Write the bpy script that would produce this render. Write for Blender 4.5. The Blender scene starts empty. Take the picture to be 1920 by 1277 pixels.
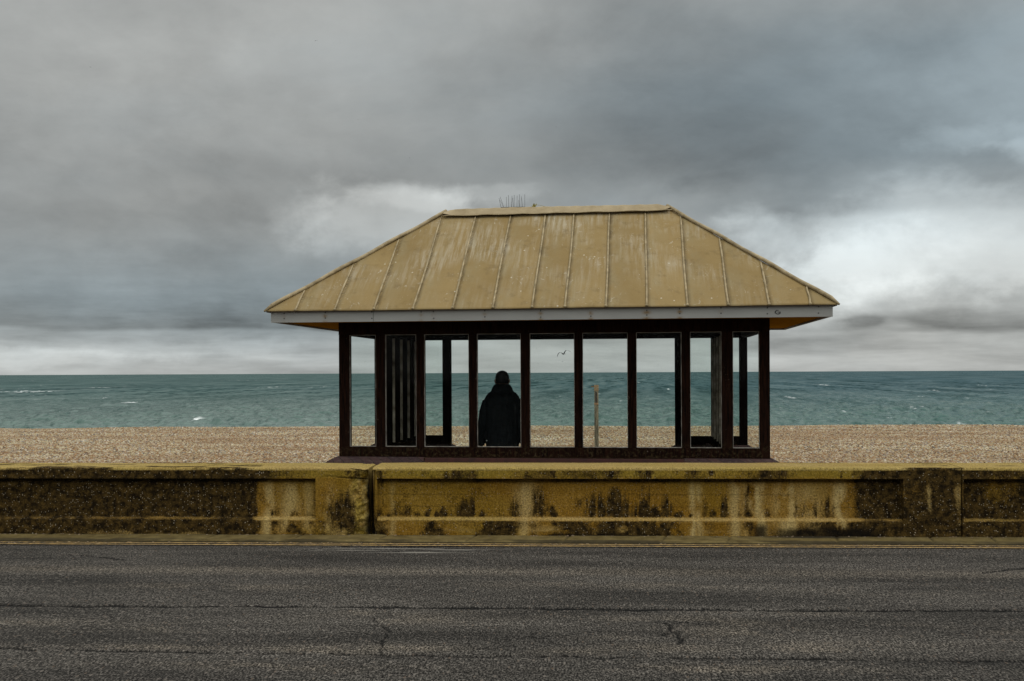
import bpy, bmesh, math, random
import numpy as np
from mathutils import Vector, Matrix
C = bpy.context.scene
COL = C.collection
R = math.radians
# ------------------------------------------------------------------ camera
F = 1911.0          # focal length for a 1920 px wide frame
PSI = 0.1215        # the camera looks this much left of the shelter's normal
ROLL = 0.0045
EYE = 1.65
K = 1.14
cam_d = bpy.data.cameras.new('camera'); cam = bpy.data.objects.new('camera', cam_d); COL.objects.link(cam)
cam_d.sensor_width = 36.0; cam_d.lens = F/1920*36.0
cam_d.shift_y = 60.4/1920
cam_d.clip_start = 0.1; cam_d.clip_end = 60000
cam.matrix_world = Matrix.Translation((0, 0, EYE)) @ Matrix.Rotation(PSI, 4, 'Z') @ Matrix.Rotation(R(90), 4, 'X') @ Matrix.Rotation(-ROLL, 4, 'Z')
C.camera = cam
C.view_settings.view_transform = 'Standard'; C.view_settings.look = 'None'
C.view_settings.exposure = 0.0; C.view_settings.gamma = 1.0
C.render.engine = 'CYCLES'
# ------------------------------------------------------------------ sun (veiled by cloud)
SUN_EL, SUN_AZ = R(56), R(118)     # azimuth clockwise from +Y (the sea)
sd = bpy.data.lights.new('sun', 'SUN'); sd.energy = 0.8; sd.angle = R(25); sd.color = (1.0, 0.96, 0.9)
so = bpy.data.objects.new('sun', sd); COL.objects.link(so)
sv = Vector((math.sin(SUN_AZ)*math.cos(SUN_EL), math.cos(SUN_AZ)*math.cos(SUN_EL), math.sin(SUN_EL)))
so.rotation_euler = sv.to_track_quat('Z', 'Y').to_euler(); so.location = sv*50
# ------------------------------------------------------------------ node helper
class NT:
    def __init__(s, nt): s.nt = nt; s.nt.nodes.clear()
    def n(s, t, **kw):
        nd = s.nt.nodes.new(t)
        for k, v in kw.items():
            if k == 'inp':
                for a, b in v.items():
                    if hasattr(b, 'is_output') or isinstance(b, bpy.types.NodeSocket): s.nt.links.new(b, nd.inputs[a])
                    else: nd.inputs[a].default_value = b
            else: setattr(nd, k, v)
        return nd
    def m(s, op, a, b=0.0, c=None, clamp=False):
        nd = s.nt.nodes.new('ShaderNodeMath'); nd.operation = op; nd.use_clamp = clamp
        for i, v in enumerate((a, b, c)):
            if v is None: continue
            if isinstance(v, bpy.types.NodeSocket): s.nt.links.new(v, nd.inputs[i])
            else: nd.inputs[i].default_value = v
        return nd.outputs[0]
    def mix(s, f, a, b, mode='MIX'):
        nd = s.nt.nodes.new('ShaderNodeMix'); nd.data_type = 'RGBA'; nd.blend_type = mode
        for i, v in ((0, f), (6, a), (7, b)):
            if isinstance(v, bpy.types.NodeSocket): s.nt.links.new(v, nd.inputs[i])
            else: nd.inputs[i].default_value = (v if i == 0 else (tuple(v)+(1,))[:4])
        return nd.outputs[2]
    def ramp(s, f, stops, interp='LINEAR'):
        nd = s.nt.nodes.new('ShaderNodeValToRGB'); cr = nd.color_ramp; cr.interpolation = interp
        while len(cr.elements) < len(stops): cr.elements.new(0.5)
        for e, (p, c) in zip(cr.elements, stops):
            e.position = p; e.color = (c, c, c, 1) if isinstance(c, (int, float)) else tuple(c)+(1,)
        s.nt.links.new(f, nd.inputs[0]); return nd.outputs[0]
    def noise(s, vec, scale, detail=4, rough=0.55, dist=0.0):
        nd = s.n('ShaderNodeTexNoise', inp={'Scale': scale, 'Detail': detail, 'Roughness': rough, 'Distortion': dist})
        if vec is not None: s.nt.links.new(vec, nd.inputs['Vector'])
        return nd.outputs['Fac']
    def mapv(s, vec, scale=(1, 1, 1), rot=(0, 0, 0), loc=(0, 0, 0)):
        nd = s.n('ShaderNodeMapping', inp={'Scale': scale, 'Rotation': rot, 'Location': loc}); s.nt.links.new(vec, nd.inputs['Vector']); return nd.outputs[0]
    def attr(s, name): return s.n('ShaderNodeAttribute', attribute_name=name).outputs['Fac']
    def link(s, a, b): s.nt.links.new(a, b)
# ------------------------------------------------------------------ world: broken stratocumulus over a Nishita sky
w = bpy.data.worlds.new('World'); C.world = w; w.use_nodes = True
T = NT(w.node_tree)
tc = T.n('ShaderNodeTexCoord').outputs['Generated']
dv = T.mapv(tc, rot=(0, 0, -PSI))
warp = T.n('ShaderNodeTexNoise', inp={'Scale': 2.6, 'Detail': 6.0, 'Roughness': 0.55}); T.link(T.mapv(dv, scale=(1, 1, 2.4)), warp.inputs['Vector'])
wsep = T.n('ShaderNodeSeparateColor'); T.link(warp.outputs['Color'], wsep.inputs[0])
sp = T.n('ShaderNodeSeparateXYZ'); T.link(dv, sp.inputs[0])
az0 = T.m('ARCTAN2', sp.outputs[0], sp.outputs[1]); el0 = T.m('ARCSINE', sp.outputs[2])
az = T.m('ADD', az0, T.m('MULTIPLY', T.m('SUBTRACT', wsep.outputs[0], 0.5), 0.30))
# less vertical warp close to the horizon
wf = T.m('MULTIPLY', el0, 0.7, clamp=True)
el = T.m('ADD', el0, T.m('MULTIPLY', T.m('SUBTRACT', wsep.outputs[1], 0.5), T.m('MINIMUM', T.m('ADD', 0.02, wf), 0.15)))
def sky_at(px, py):
    a = math.atan((px-960)/F); e = math.atan((699-py)/F*math.cos(a)); return a, e
def gauss(px, py, wx, wy, p=2.0):
    a, e = sky_at(px, py)
    x = T.m('MULTIPLY', T.m('SUBTRACT', az, a), F/wx); y = T.m('MULTIPLY', T.m('SUBTRACT', el, e), F/wy)
    q = T.m('ADD', T.m('MULTIPLY', x, x), T.m('MULTIPLY', y, y))
    return T.m('EXPONENT', T.m('MULTIPLY', q, -1.0))
# (x, y, half width, half height, added radiance)
cn = T.noise(T.mapv(dv, scale=(1, 1, 2.0)), 4.5, 8, 0.58, 0.3)
cf = T.noise(T.mapv(dv, scale=(1, 1, 1.5), loc=(2, 1, 3)), 9.0, 8, 0.58, 0.15)
rag = T.m('MULTIPLY', T.m('SUBTRACT', cf, 0.5), 1.9)
def deck(px, wx, py, soft, fade, wob, slope=0.0, seed=0.0):
    # the flat base of a cloud sheet: a firm scalloped lower edge, fading upward
    a, e = sky_at(px, py)
    v = T.n('ShaderNodeCombineXYZ', inp={1: seed}); T.link(az0, v.inputs[0])
    wn_ = T.noise(v.outputs[0], 9.0, 4, 0.5)
    edge = T.m('ADD', T.m('MULTIPLY', T.m('SUBTRACT', wn_, 0.5), wob/F*2.4), T.m('MULTIPLY', T.m('SUBTRACT', az0, a), slope))
    edge = T.m('ADD', edge, T.m('MULTIPLY', T.m('SUBTRACT', cf, 0.5), soft/F*1.5))
    t_ = T.m('MULTIPLY', T.m('SUBTRACT', T.m('SUBTRACT', el0, e), edge), F)
    up_ = T.n('ShaderNodeMapRange', interpolation_type='SMOOTHSTEP', inp={1: -soft, 2: soft, 3: 0.0, 4: 1.0}); T.link(t_, up_.inputs[0])
    fd = T.m('EXPONENT', T.m('MULTIPLY', T.m('MAXIMUM', t_, 0.0), -1.0/fade))
    x = T.m('MULTIPLY', T.m('SUBTRACT', az, a), F/wx); x2 = T.m('MULTIPLY', x, x)
    return T.m('MULTIPLY', T.m('MULTIPLY', up_.outputs[0], fd), T.m('EXPONENT', T.m('MULTIPLY', T.m('MULTIPLY', x2, x2), -1.0)))
def ragged(px, py, wx, wy, lo=0.25, hi=0.85):
    g0 = gauss(px, py, wx, wy); g = T.m('ADD', g0, rag)
    n_ = T.n('ShaderNodeMapRange', interpolation_type='SMOOTHSTEP', inp={1: lo, 2: hi, 3: 0.0, 4: 1.0}); T.link(g, n_.inputs[0]); return T.m('MULTIPLY', n_.outputs[0], T.m('MULTIPLY', g0, 3.0, clamp=True))
# (x, y, half width, half height, added radiance): soft swells, then ragged-edged breaks and dark bases
BLOBS = [
    (150, 60, 450, 150, 0.05), (640, 40, 260, 130, 0.06), (760, 200, 330, 70, 0.04),
    (330, 400, 250, 90, -0.03), (120, 540, 330, 70, -0.025), (560, 550, 300, 60, -0.025), (100, 470, 250, 40, 0.02),
    (1250, 220, 340, 150, -0.105), (1480, 340, 260, 55, -0.05), (1500, 110, 260, 120, -0.06), (1130, 330, 200, 40, -0.03),
    (1880, 180, 130, 130, 0.05), (1880, 60, 120, 100, 0.03), (1750, 480, 360, 90, 0.16), (1500, 645, 170, 14, -0.04),
    (200, 650, 300, 26, 0.06), (700, 650, 400, 30, 0.06), (1100, 660, 300, 20, 0.08), (1700, 665, 400, 20, 0.05), (960, 690, 2500, 22, 0.07)]
RAGGED = [
    (720, 420, 180, 85, 0.16), (760, 380, 130, 40, 0.08), (585, 410, 60, 60, 0.07), (870, 372, 120, 26, 0.10), (470, 400, 70, 50, -0.03),
    (60, 520, 260, 50, -0.03), (150, 420, 200, 60, -0.03), (400, 480, 120, 26, -0.03), (330, 300, 160, 50, -0.025), (620, 300, 120, 40, 0.02),
    (1260, 290, 300, 100, -0.04), (1840, 270, 140, 50, 0.08), (1890, 300, 80, 40, 0.10), (1330, 380, 100, 30, -0.04),
    (1780, 485, 460, 95, 0.15), (1760, 520, 360, 60, 0.09), (1560, 535, 260, 60, 0.14), (1430, 470, 120, 60, 0.12), (1500, 440, 50, 30, -0.06), (1690, 570, 220, 40, 0.10),
    (1615, 614, 80, 14, -0.13), (1860, 606, 170, 20, -0.12), (1560, 648, 220, 14, -0.07), (1780, 640, 140, 10, 0.06),
    (130, 660, 240, 22, 0.15), (330, 650, 240, 22, 0.11), (60, 635, 160, 10, 0.07), (560, 672, 140, 8, 0.06)]
DECKS = [((330, 640, 614, 5, 36, 12, 0.0, 1.0), -0.13), ((1640, 330, 402, 10, 60, 18, -0.02, 4.0), -0.10), ((690, 190, 352, 12, 50, 10, -0.06, 7.0), -0.06), ((1640, 55, 620, 4, 14, 6, 0.0, 9.0), -0.09), ((1850, 130, 622, 5, 16, 6, 0.0, 11.0), -0.09)]
L = 0.340
for b in BLOBS:
    L = T.m('ADD', L, T.m('MULTIPLY', gauss(*b[:4]), b[4]))
for b in RAGGED:
    L = T.m('ADD', L, T.m('MULTIPLY', ragged(*b[:4], *b[5:]), b[4]))
for d_, a_ in DECKS:
    L = T.m('ADD', L, T.m('MULTIPLY', deck(*d_), a_))
L = T.m('ADD', L, T.m('MULTIPLY', T.m('SUBTRACT', cn, 0.5), 0.24))
L = T.m('ADD', L, T.m('MULTIPLY', T.m('SUBTRACT', cf, 0.5), 0.11))
cg = T.noise(T.mapv(dv, scale=(1, 1, 1.7), rot=(0, 0.25, 0), loc=(5, 3, 1)), 19.0, 6, 0.6, 0.2)
patch = T.ramp(T.noise(dv, 3.0, 3), [(0.40, 0.25), (0.62, 1.0)])
L = T.m('ADD', L, T.m('MULTIPLY', T.m('MULTIPLY', T.m('SUBTRACT', cg, 0.5), patch), 0.12))
cn2 = T.noise(T.mapv(dv, scale=(1, 1, 8.0)), 7.0, 7, 0.6, 0.2)    # flat streaks low over the sea
low = T.m('EXPONENT', T.m('MULTIPLY', T.m('MULTIPLY', el0, el0), -180.0))
L = T.m('ADD', L, T.m('MULTIPLY', T.m('MULTIPLY', T.m('SUBTRACT', cn2, 0.45), low), 0.55))
# extra radiance overhead and behind the camera, added to light the scene
up = T.m('SMOOTH_MIN', T.m('MAXIMUM', T.m('MULTIPLY', T.m('SUBTRACT', el0, 0.42), 2.2), 0.0), 1.0, 0.2)
back = T.m('MAXIMUM', T.m('MULTIPLY', sp.outputs[1], -1.0), 0.0)
L = T.m('ADD', L, T.m('MULTIPLY', up, 0.95))
L = T.m('ADD', L, T.m('MULTIPLY', back, 0.55))
L = T.m('MAXIMUM', L, 0.05)
blue = T.m('ADD', T.m('MULTIPLY', gauss(1650, 200, 620, 260), 1.1), T.m('MULTIPLY', gauss(350, 560, 500, 90), 0.8))
blue = T.m('ADD', blue, T.m('MULTIPLY', T.m('SUBTRACT', wsep.outputs[2], 0.5), 0.9), clamp=True)
tint = T.mix(blue, (0.985, 1.01, 0.975), (0.82, 0.985, 1.065))
cl = T.n('ShaderNodeVectorMath', operation='SCALE'); T.link(tint, cl.inputs[0]); T.link(L, cl.inputs['Scale'])
bgc = T.n('ShaderNodeBackground', inp={'Strength': 1.0}); T.link(cl.outputs[0], bgc.inputs['Color'])
sky = T.n('ShaderNodeTexSky'); sky.sky_type = 'NISHITA'; sky.sun_disc = False; sky.sun_elevation = SUN_EL; sky.sun_rotation = SUN_AZ
bgs = T.n('ShaderNodeBackground', inp={'Strength': 0.06}); T.link(sky.outputs[0], bgs.inputs['Color'])
mx = T.n('ShaderNodeMixShader', inp={0: 0.95}); T.link(bgs.outputs[0], mx.inputs[1]); T.link(bgc.outputs[0], mx.inputs[2])
T.link(mx.outputs[0], T.n('ShaderNodeOutputWorld').inputs[0])

# ------------------------------------------------------------------ geometry helpers
cP, sP = math.cos(PSI), math.sin(PSI)
def from_cam(xr, d, z=0.0):            # camera-aligned ground coordinates -> world
    return Vector((xr*cP - d*sP, xr*sP + d*cP, z))
def px_x(px, Y):                       # world X seen at image column px on the plane world-Y = Y
    u = px-960
    return Y*(u*cP - F*sP)/(F*cP + u*sP)
def px_z(py, px, d):                   # world z seen at image row py at camera distance d
    return EYE - (py - (699 - (px-960)*ROLL))/F*d
def ground_px(px, py, z=0.0):
    v = py - (699 - (px-960)*ROLL); d = (EYE-z)*F/v
    return from_cam((px-960)/F*d, d, z)
def link(o, parent=None):
    COL.objects.link(o)
    if parent is not None: o.parent = parent
    return o
def obj(name, bm, mat, parent=None, smooth=False):
    me = bpy.data.meshes.new(name); bm.normal_update(); bm.to_mesh(me); bm.free()
    if mat is not None: me.materials.append(mat)
    if smooth:
        me.polygons.foreach_set('use_smooth', [True]*len(me.polygons))
    return link(bpy.data.objects.new(name, me), parent)
def tag(o, label=None, cat=None, group=None, kind=None):
    for k, v in (('label', label), ('category', cat), ('group', group), ('kind', kind)):
        if v: o[k] = v
    return o
def empty(name, loc, label, cat, group=None):
    o = bpy.data.objects.new(name, None); o.empty_display_size = 0.2; o.location = loc
    return tag(link(o), label, cat, group)
def add_box(bm, x0, x1, y0, y1, z0, z1, bevel=0.0):
    vs = [bm.verts.new(p) for p in ((x0,y0,z0),(x1,y0,z0),(x1,y1,z0),(x0,y1,z0),(x0,y0,z1),(x1,y0,z1),(x1,y1,z1),(x0,y1,z1))]
    fs = [bm.faces.new([vs[i] for i in q]) for q in ((3,2,1,0),(4,5,6,7),(0,1,5,4),(1,2,6,5),(2,3,7,6),(3,0,4,7))]
    if bevel > 0:
        es = list({e for f in fs for e in f.edges})
        bmesh.ops.bevel(bm, geom=es, offset=bevel, segments=2, affect='EDGES', profile=0.6)
def box(name, mat, parent, x0, x1, y0, y1, z0, z1, bevel=0.0):
    bm = bmesh.new(); add_box(bm, x0, x1, y0, y1, z0, z1, bevel); return obj(name, bm, mat, parent)
def add_tube(bm, pts, rad, n=8, cap=True):
    pts = [Vector(p) for p in pts]
    rads = rad if isinstance(rad, (list, tuple)) else [rad]*len(pts)
    rings = []
    for i, p in enumerate(pts):
        t = (pts[min(i+1, len(pts)-1)] - pts[max(i-1, 0)]).normalized()
        a = t.cross(Vector((0, 0, 1)) if abs(t.z) < 0.9 else Vector((0, 1, 0))).normalized(); b = t.cross(a)
        rings.append([bm.verts.new(p + (a*math.cos(q)+b*math.sin(q))*rads[i]) for q in [2*math.pi*k/n for k in range(n)]])
    for r0, r1 in zip(rings, rings[1:]):
        for k in range(n): bm.faces.new((r0[k], r0[(k+1) % n], r1[(k+1) % n], r1[k]))
    if cap: bm.faces.new(rings[0][::-1]); bm.faces.new(rings[-1])
def loft(bm, rings):
    vr = [[bm.verts.new(p) for p in r] for r in rings]; n = len(vr[0])
    for r0, r1 in zip(vr, vr[1:]):
        for k in range(n): bm.faces.new((r0[k], r0[(k+1) % n], r1[(k+1) % n], r1[k]))
    bm.faces.new(vr[0][::-1]); bm.faces.new(vr[-1])
def grid_obj(name, V, mat, attrs=None, smooth=True, parent=None):     # V: (rows, cols, 3)
    r, c = V.shape[:2]
    me = bpy.data.meshes.new(name)
    me.vertices.add(r*c); me.vertices.foreach_set('co', V.reshape(-1).astype(np.float32))
    idx = np.arange(r*c).reshape(r, c)
    q = np.stack([idx[:-1, :-1], idx[:-1, 1:], idx[1:, 1:], idx[1:, :-1]], -1).reshape(-1, 4)
    me.loops.add(q.size); me.loops.foreach_set('vertex_index', q.reshape(-1).astype(np.int32))
    me.polygons.add(len(q)); me.polygons.foreach_set('loop_start', np.arange(0, q.size, 4, dtype=np.int32))
    try: me.polygons.foreach_set('loop_total', np.full(len(q), 4, dtype=np.int32))
    except Exception: pass
    me.update(calc_edges=True); me.validate()
    me.polygons.foreach_set('use_smooth', np.full(len(me.polygons), smooth))
    for k, a in (attrs or {}).items():
        at = me.attributes.new(k, 'FLOAT', 'POINT'); at.data.foreach_set('value', a.reshape(-1).astype(np.float32))
    if mat is not None: me.materials.append(mat)
    return link(bpy.data.objects.new(name, me), parent)
rng = np.random.default_rng(7)
random.seed(5)
_T = rng.random((256, 256))
def vnoise(x, y):
    xi = np.floor(x).astype(int); yi = np.floor(y).astype(int); fx = x-xi; fy = y-yi
    fx = fx*fx*(3-2*fx); fy = fy*fy*(3-2*fy)
    g = lambda a, b: _T[a & 255, b & 255]
    return (g(xi, yi)*(1-fx)+g(xi+1, yi)*fx)*(1-fy) + (g(xi, yi+1)*(1-fx)+g(xi+1, yi+1)*fx)*fy
def fbm(x, y, o=4, g=0.5):
    s = 0; a = 1; t = 0
    for i in range(o): s = s + a*vnoise(x*2**i+17.3*i, y*2**i+9.1*i); t += a; a *= g
    return s/t
def sstep(a, b, x):
    t = np.clip((x-a)/(b-a), 0, 1); return t*t*(3-2*t)
# ------------------------------------------------------------------ materials
def new_mat(name):
    m = bpy.data.materials.new(name); m.use_nodes = True; t = NT(m.node_tree)
    b = t.n('ShaderNodeBsdfPrincipled'); o = t.n('ShaderNodeOutputMaterial'); t.link(b.outputs[0], o.inputs[0])
    return m, t, b
def setv(t, b, name, v):
    if isinstance(v, bpy.types.NodeSocket): t.link(v, b.inputs[name])
    else: b.inputs[name].default_value = (tuple(v)+(1,))[:4] if isinstance(v, (tuple, list)) else v
def bump(t, b, h, strength, dist):
    n = t.n('ShaderNodeBump', inp={'Strength': strength, 'Distance': dist}); t.link(h, n.inputs['Height']); t.link(n.outputs[0], b.inputs['Normal'])
def co(t): return t.n('ShaderNodeTexCoord').outputs['Object']
def mat_simple(name, c0, c1, scale, rough=0.6, bs=0.3, bd=0.003, spec=0.5, stretch=(1, 1, 1), metallic=0.0):
    m, t, b = new_mat(name); p = t.mapv(co(t), scale=stretch)
    n = t.noise(p, scale, 6, 0.6)
    setv(t, b, 'Base Color', t.mix(t.ramp(n, [(0.3, 0.0), (0.7, 1.0)]), c0, c1)); setv(t, b, 'Roughness', rough)
    setv(t, b, 'Specular IOR Level', spec); setv(t, b, 'Metallic', metallic)
    bump(t, b, t.noise(p, scale*4, 4), bs, bd); return m
# timber: nearly black stained wood, worn to red-brown low down, with pale flecks
def mat_timber():
    m, t, b = new_mat('dark_timber'); p = co(t)
    g = t.noise(t.mapv(p, scale=(9, 9, 0.8)), 6, 6, 0.6)
    c = t.mix(t.ramp(g, [(0.35, 0.0), (0.68, 1.0)]), (0.0035, 0.0018, 0.0012), (0.021, 0.0082, 0.0045))
    fl = t.noise(t.mapv(p, scale=(1, 1, 0.5)), 70, 3, 0.6); area = t.noise(p, 2.2, 2)
    fleck = t.m('MULTIPLY', t.ramp(fl, [(0.66, 0.0), (0.72, 1.0)]), t.ramp(area, [(0.5, 0.0), (0.62, 1.0)]))
    c = t.mix(t.m('MULTIPLY', fleck, 0.55), c, (0.22, 0.17, 0.13))
    sx = t.n('ShaderNodeSeparateXYZ'); t.link(p, sx.inputs[0])
    moss = t.m('MULTIPLY', t.ramp(t.noise(p, 26, 5, 0.65), [(0.5, 0.0), (0.66, 1.0)]), t.ramp(sx.outputs[2], [(0.66, 1.0), (0.86, 0.0)]))
    c = t.mix(t.m('MULTIPLY', moss, 0.5), c, (0.10, 0.075, 0.035))
    setv(t, b, 'Base Color', c); setv(t, b, 'Roughness', 0.8); setv(t, b, 'Specular IOR Level', 0.04)
    bump(t, b, g, 0.4, 0.004); return m
M_TIMBER = mat_timber()
M_INNER = mat_simple('matt_inner_timber', (0.003, 0.002, 0.0018), (0.012, 0.007, 0.005), 9, 0.95, spec=0.0, stretch=(6, 6, 0.8))  # near-black timber without gloss for partitions, ceiling and sea-side frame
M_STRIP = mat_simple('worn_cover_strip', (0.12, 0.09, 0.065), (0.62, 0.52, 0.42), 7, 0.9, spec=0.0)
M_BEAD = mat_simple('weathered_putty', (0.09, 0.075, 0.06), (0.42, 0.39, 0.34), 9, 0.9)
M_SOFFIT = mat_simple('varnished_boards', (0.34, 0.135, 0.008), (0.48, 0.20, 0.015), 8, 0.9, spec=0.0, stretch=(0.4, 12, 1))
def mat_glass():
    m = bpy.data.materials.new('old_window_glass'); m.use_nodes = True; t = NT(m.node_tree); p = co(t)
    tr = t.n('ShaderNodeBsdfTransparent', inp={'Color': (0.93, 0.955, 0.945, 1)})
    gl = t.n('ShaderNodeBsdfGlossy', inp={'Roughness': 0.03, 'Color': (1, 1, 1, 1)})
    fr = t.n('ShaderNodeFresnel', inp={'IOR': 1.45})
    m1 = t.n('ShaderNodeMixShader'); t.link(t.m('MULTIPLY', fr.outputs[0], 0.05), m1.inputs[0]); t.link(tr.outputs[0], m1.inputs[1]); t.link(gl.outputs[0], m1.inputs[2])
    df = t.n('ShaderNodeBsdfDiffuse', inp={'Color': (0.45, 0.47, 0.45, 1)})
    st = t.noise(t.mapv(p, scale=(9, 9, 0.9)), 5, 5, 0.6); sp_ = t.noise(p, 38, 4, 0.65)
    d = t.m('ADD', t.m('MULTIPLY', t.ramp(st, [(0.56, 0.0), (0.74, 1.0)]), 0.012), t.m('MULTIPLY', t.ramp(sp_, [(0.64, 0.0), (0.73, 1.0)]), 0.07))
    m2 = t.n('ShaderNodeMixShader'); t.link(d, m2.inputs[0]); t.link(m1.outputs[0], m2.inputs[1]); t.link(df.outputs[0], m2.inputs[2])
    t.link(m2.outputs[0], t.n('ShaderNodeOutputMaterial').inputs[0]); return m
M_GLASS = mat_glass()
def mat_roof():
    m, t, b = new_mat('weathered_tan_roofing')
    uv = t.n('ShaderNodeAttribute', attribute_name='slope').outputs['Vector']   # x along eave, y up the slope, z edge distance
    s3 = t.n('ShaderNodeSeparateXYZ'); t.link(uv, s3.inputs[0])
    flat = t.n('ShaderNodeCombineXYZ'); t.link(s3.outputs[0], flat.inputs[0]); t.link(s3.outputs[1], flat.inputs[1]); p = flat.outputs[0]
    n = t.noise(p, 1.7, 6, 0.6); base = t.mix(t.ramp(n, [(0.3, 0.0), (0.7, 1.0)]), (0.200, 0.134, 0.054), (0.258, 0.184, 0.082))
    g = t.noise(p, 60, 4, 0.7); base = t.mix(0.30, base, t.mix(g, (0.15, 0.10, 0.03), (0.38, 0.28, 0.12)))
    pv = t.attr('panel'); base = t.mix(1.0, base, t.mix(pv, (0.86, 0.84, 0.80), (1.10, 1.10, 1.13)), 'MULTIPLY')
    # grey bleaching beside the seams and pale runs from the ridge
    pan = t.m('ABSOLUTE', t.m('SUBTRACT', s3.outputs[2], 0.0))
    edge = t.m('MULTIPLY', t.ramp(pan, [(0.0, 1.0), (0.30, 0.0)]), t.ramp(t.noise(t.mapv(p, scale=(3, 1, 1)), 3, 4), [(0.35, 0.0), (0.65, 1.0)]))
    base = t.mix(t.m('MULTIPLY', edge, 0.5), base, (0.25, 0.215, 0.13))
    hi = t.ramp(s3.outputs[1], [(0.35, 0.25), (1.5, 1.0)])
    runs = t.noise(t.mapv(p, scale=(9, 0.7, 1)), 2.6, 6, 0.62)
    area = t.noise(p, 1.3, 3)
    rm = t.m('MULTIPLY', t.m('MULTIPLY', t.ramp(runs, [(0.42, 0.0), (0.72, 1.0)]), t.ramp(area, [(0.42, 0.0), (0.62, 1.0)])), hi)
    base = t.mix(t.m('MULTIPLY', rm, 0.62), base, (0.50, 0.46, 0.37))
    sc = t.noise(t.mapv(p, scale=(1.5, 1.0, 1)), 8, 5, 0.66, 2.2)     # splashes and scratches
    scm = t.m('MULTIPLY', t.ramp(sc, [(0.615, 0.0), (0.67, 1.0)]), t.ramp(t.noise(p, 2.4, 2), [(0.42, 0.0), (0.58, 1.0)]))
    base = t.mix(t.m('MULTIPLY', scm, 0.42), base, (0.58, 0.55, 0.47))
    vo = t.n('ShaderNodeTexVoronoi', inp={'Scale': 7.0}); t.link(p, vo.inputs['Vector'])
    dot = t.m('LESS_THAN', t.m('ADD', vo.outputs['Distance'], t.m('MULTIPLY', g, 0.14)), 0.135); vs = t.n('ShaderNodeSeparateColor'); t.link(vo.outputs['Color'], vs.inputs[0])
    dot = t.m('MULTIPLY', dot, t.m('GREATER_THAN', vs.outputs[0], 0.55)); base = t.mix(t.m('MULTIPLY', dot, 0.75), base, (0.60, 0.56, 0.46))
    drk = t.noise(p, 5, 6, 0.72); base = t.mix(t.m('MULTIPLY', t.ramp(drk, [(0.54, 0.0), (0.74, 1.0)]), 0.5), base, (0.10, 0.065, 0.025))
    seam_shade = t.m('MULTIPLY', t.ramp(s3.outputs[2], [(0.014, 1.0), (0.055, 0.0)]), t.ramp(t.noise(p, 5, 4), [(0.3, 0.3), (0.6, 1.0)]))  # shadow line beside each seam, painted dark into the roof colour
    base = t.mix(t.m('MULTIPLY', seam_shade, 0.75), base, (0.060, 0.042, 0.020))
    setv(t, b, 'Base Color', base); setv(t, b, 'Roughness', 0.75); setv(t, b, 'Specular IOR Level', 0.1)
    bump(t, b, t.m('ADD', t.noise(p, 2.5, 3), t.m('MULTIPLY', g, 0.12)), 0.5, 0.02); return m
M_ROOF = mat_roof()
M_SEAM = mat_simple('roof_roll_paint', (0.16, 0.115, 0.05), (0.42, 0.33, 0.19), 9, 0.7, stretch=(1, 1, 1))
M_CAP = mat_simple('ridge_sheet', (0.24, 0.175, 0.085), (0.36, 0.28, 0.16), 7, 0.65)
M_EDGE = mat_simple('dark_drip_edge', (0.035, 0.025, 0.02), (0.10, 0.07, 0.05), 14, 0.7)
def mat_fascia():
    m, t, b = new_mat('grey_fascia_paint'); p = co(t)
    n = t.noise(t.mapv(p, scale=(1, 1, 3)), 3, 6, 0.6)
    c = t.mix(n, (0.24, 0.235, 0.222), (0.34, 0.34, 0.322))
    rust = t.attr('rust'); rr = t.m('MULTIPLY', rust, t.ramp(t.noise(t.mapv(p, scale=(1.5, 1, 1)), 22, 5, 0.7), [(0.30, 0.15), (0.52, 1.0)]))
    c = t.mix(rr, c, (0.17, 0.095, 0.025)); c = t.mix(t.attr('nail'), c, (0.012, 0.010, 0.009))
    setv(t, b, 'Base Color', c); setv(t, b, 'Roughness', 0.55); return m
M_FASCIA = mat_fascia()
def mat_brick():
    m, t, b = new_mat('plum_brick'); p = co(t)
    s3 = t.n('ShaderNodeSeparateXYZ'); t.link(p, s3.inputs[0])
    v = t.n('ShaderNodeCombineXYZ'); t.link(t.m('ADD', s3.outputs[0], s3.outputs[1]), v.inputs[0]); t.link(s3.outputs[2], v.inputs[1])
    br = t.n('ShaderNodeTexBrick', inp={'Scale': 1.0, 'Mortar Size': 0.006, 'Brick Width': 0.12, 'Row Height': 0.5, 'Color1': (0.075, 0.043, 0.040, 1), 'Color2': (0.045, 0.030, 0.034, 1), 'Mortar': (0.03, 0.026, 0.022, 1)})
    br.offset = 0.0; t.link(v.outputs[0], br.inputs['Vector'])
    n = t.noise(p, 30, 5); setv(t, b, 'Base Color', t.mix(t.m('MULTIPLY', t.ramp(n, [(0.5, 0.0), (0.75, 1.0)]), 0.4), br.outputs['Color'], (0.16, 0.13, 0.11)))
    setv(t, b, 'Roughness', 0.9); setv(t, b, 'Specular IOR Level', 0.05); bump(t, b, t.m('ADD', br.outputs['Fac'], n), 0.4, -0.004); return m
M_BRICK = mat_brick()
M_REDBOARD = mat_simple('red_brown_board', (0.025, 0.006, 0.004), (0.065, 0.014, 0.009), 12, 0.7)
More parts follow.
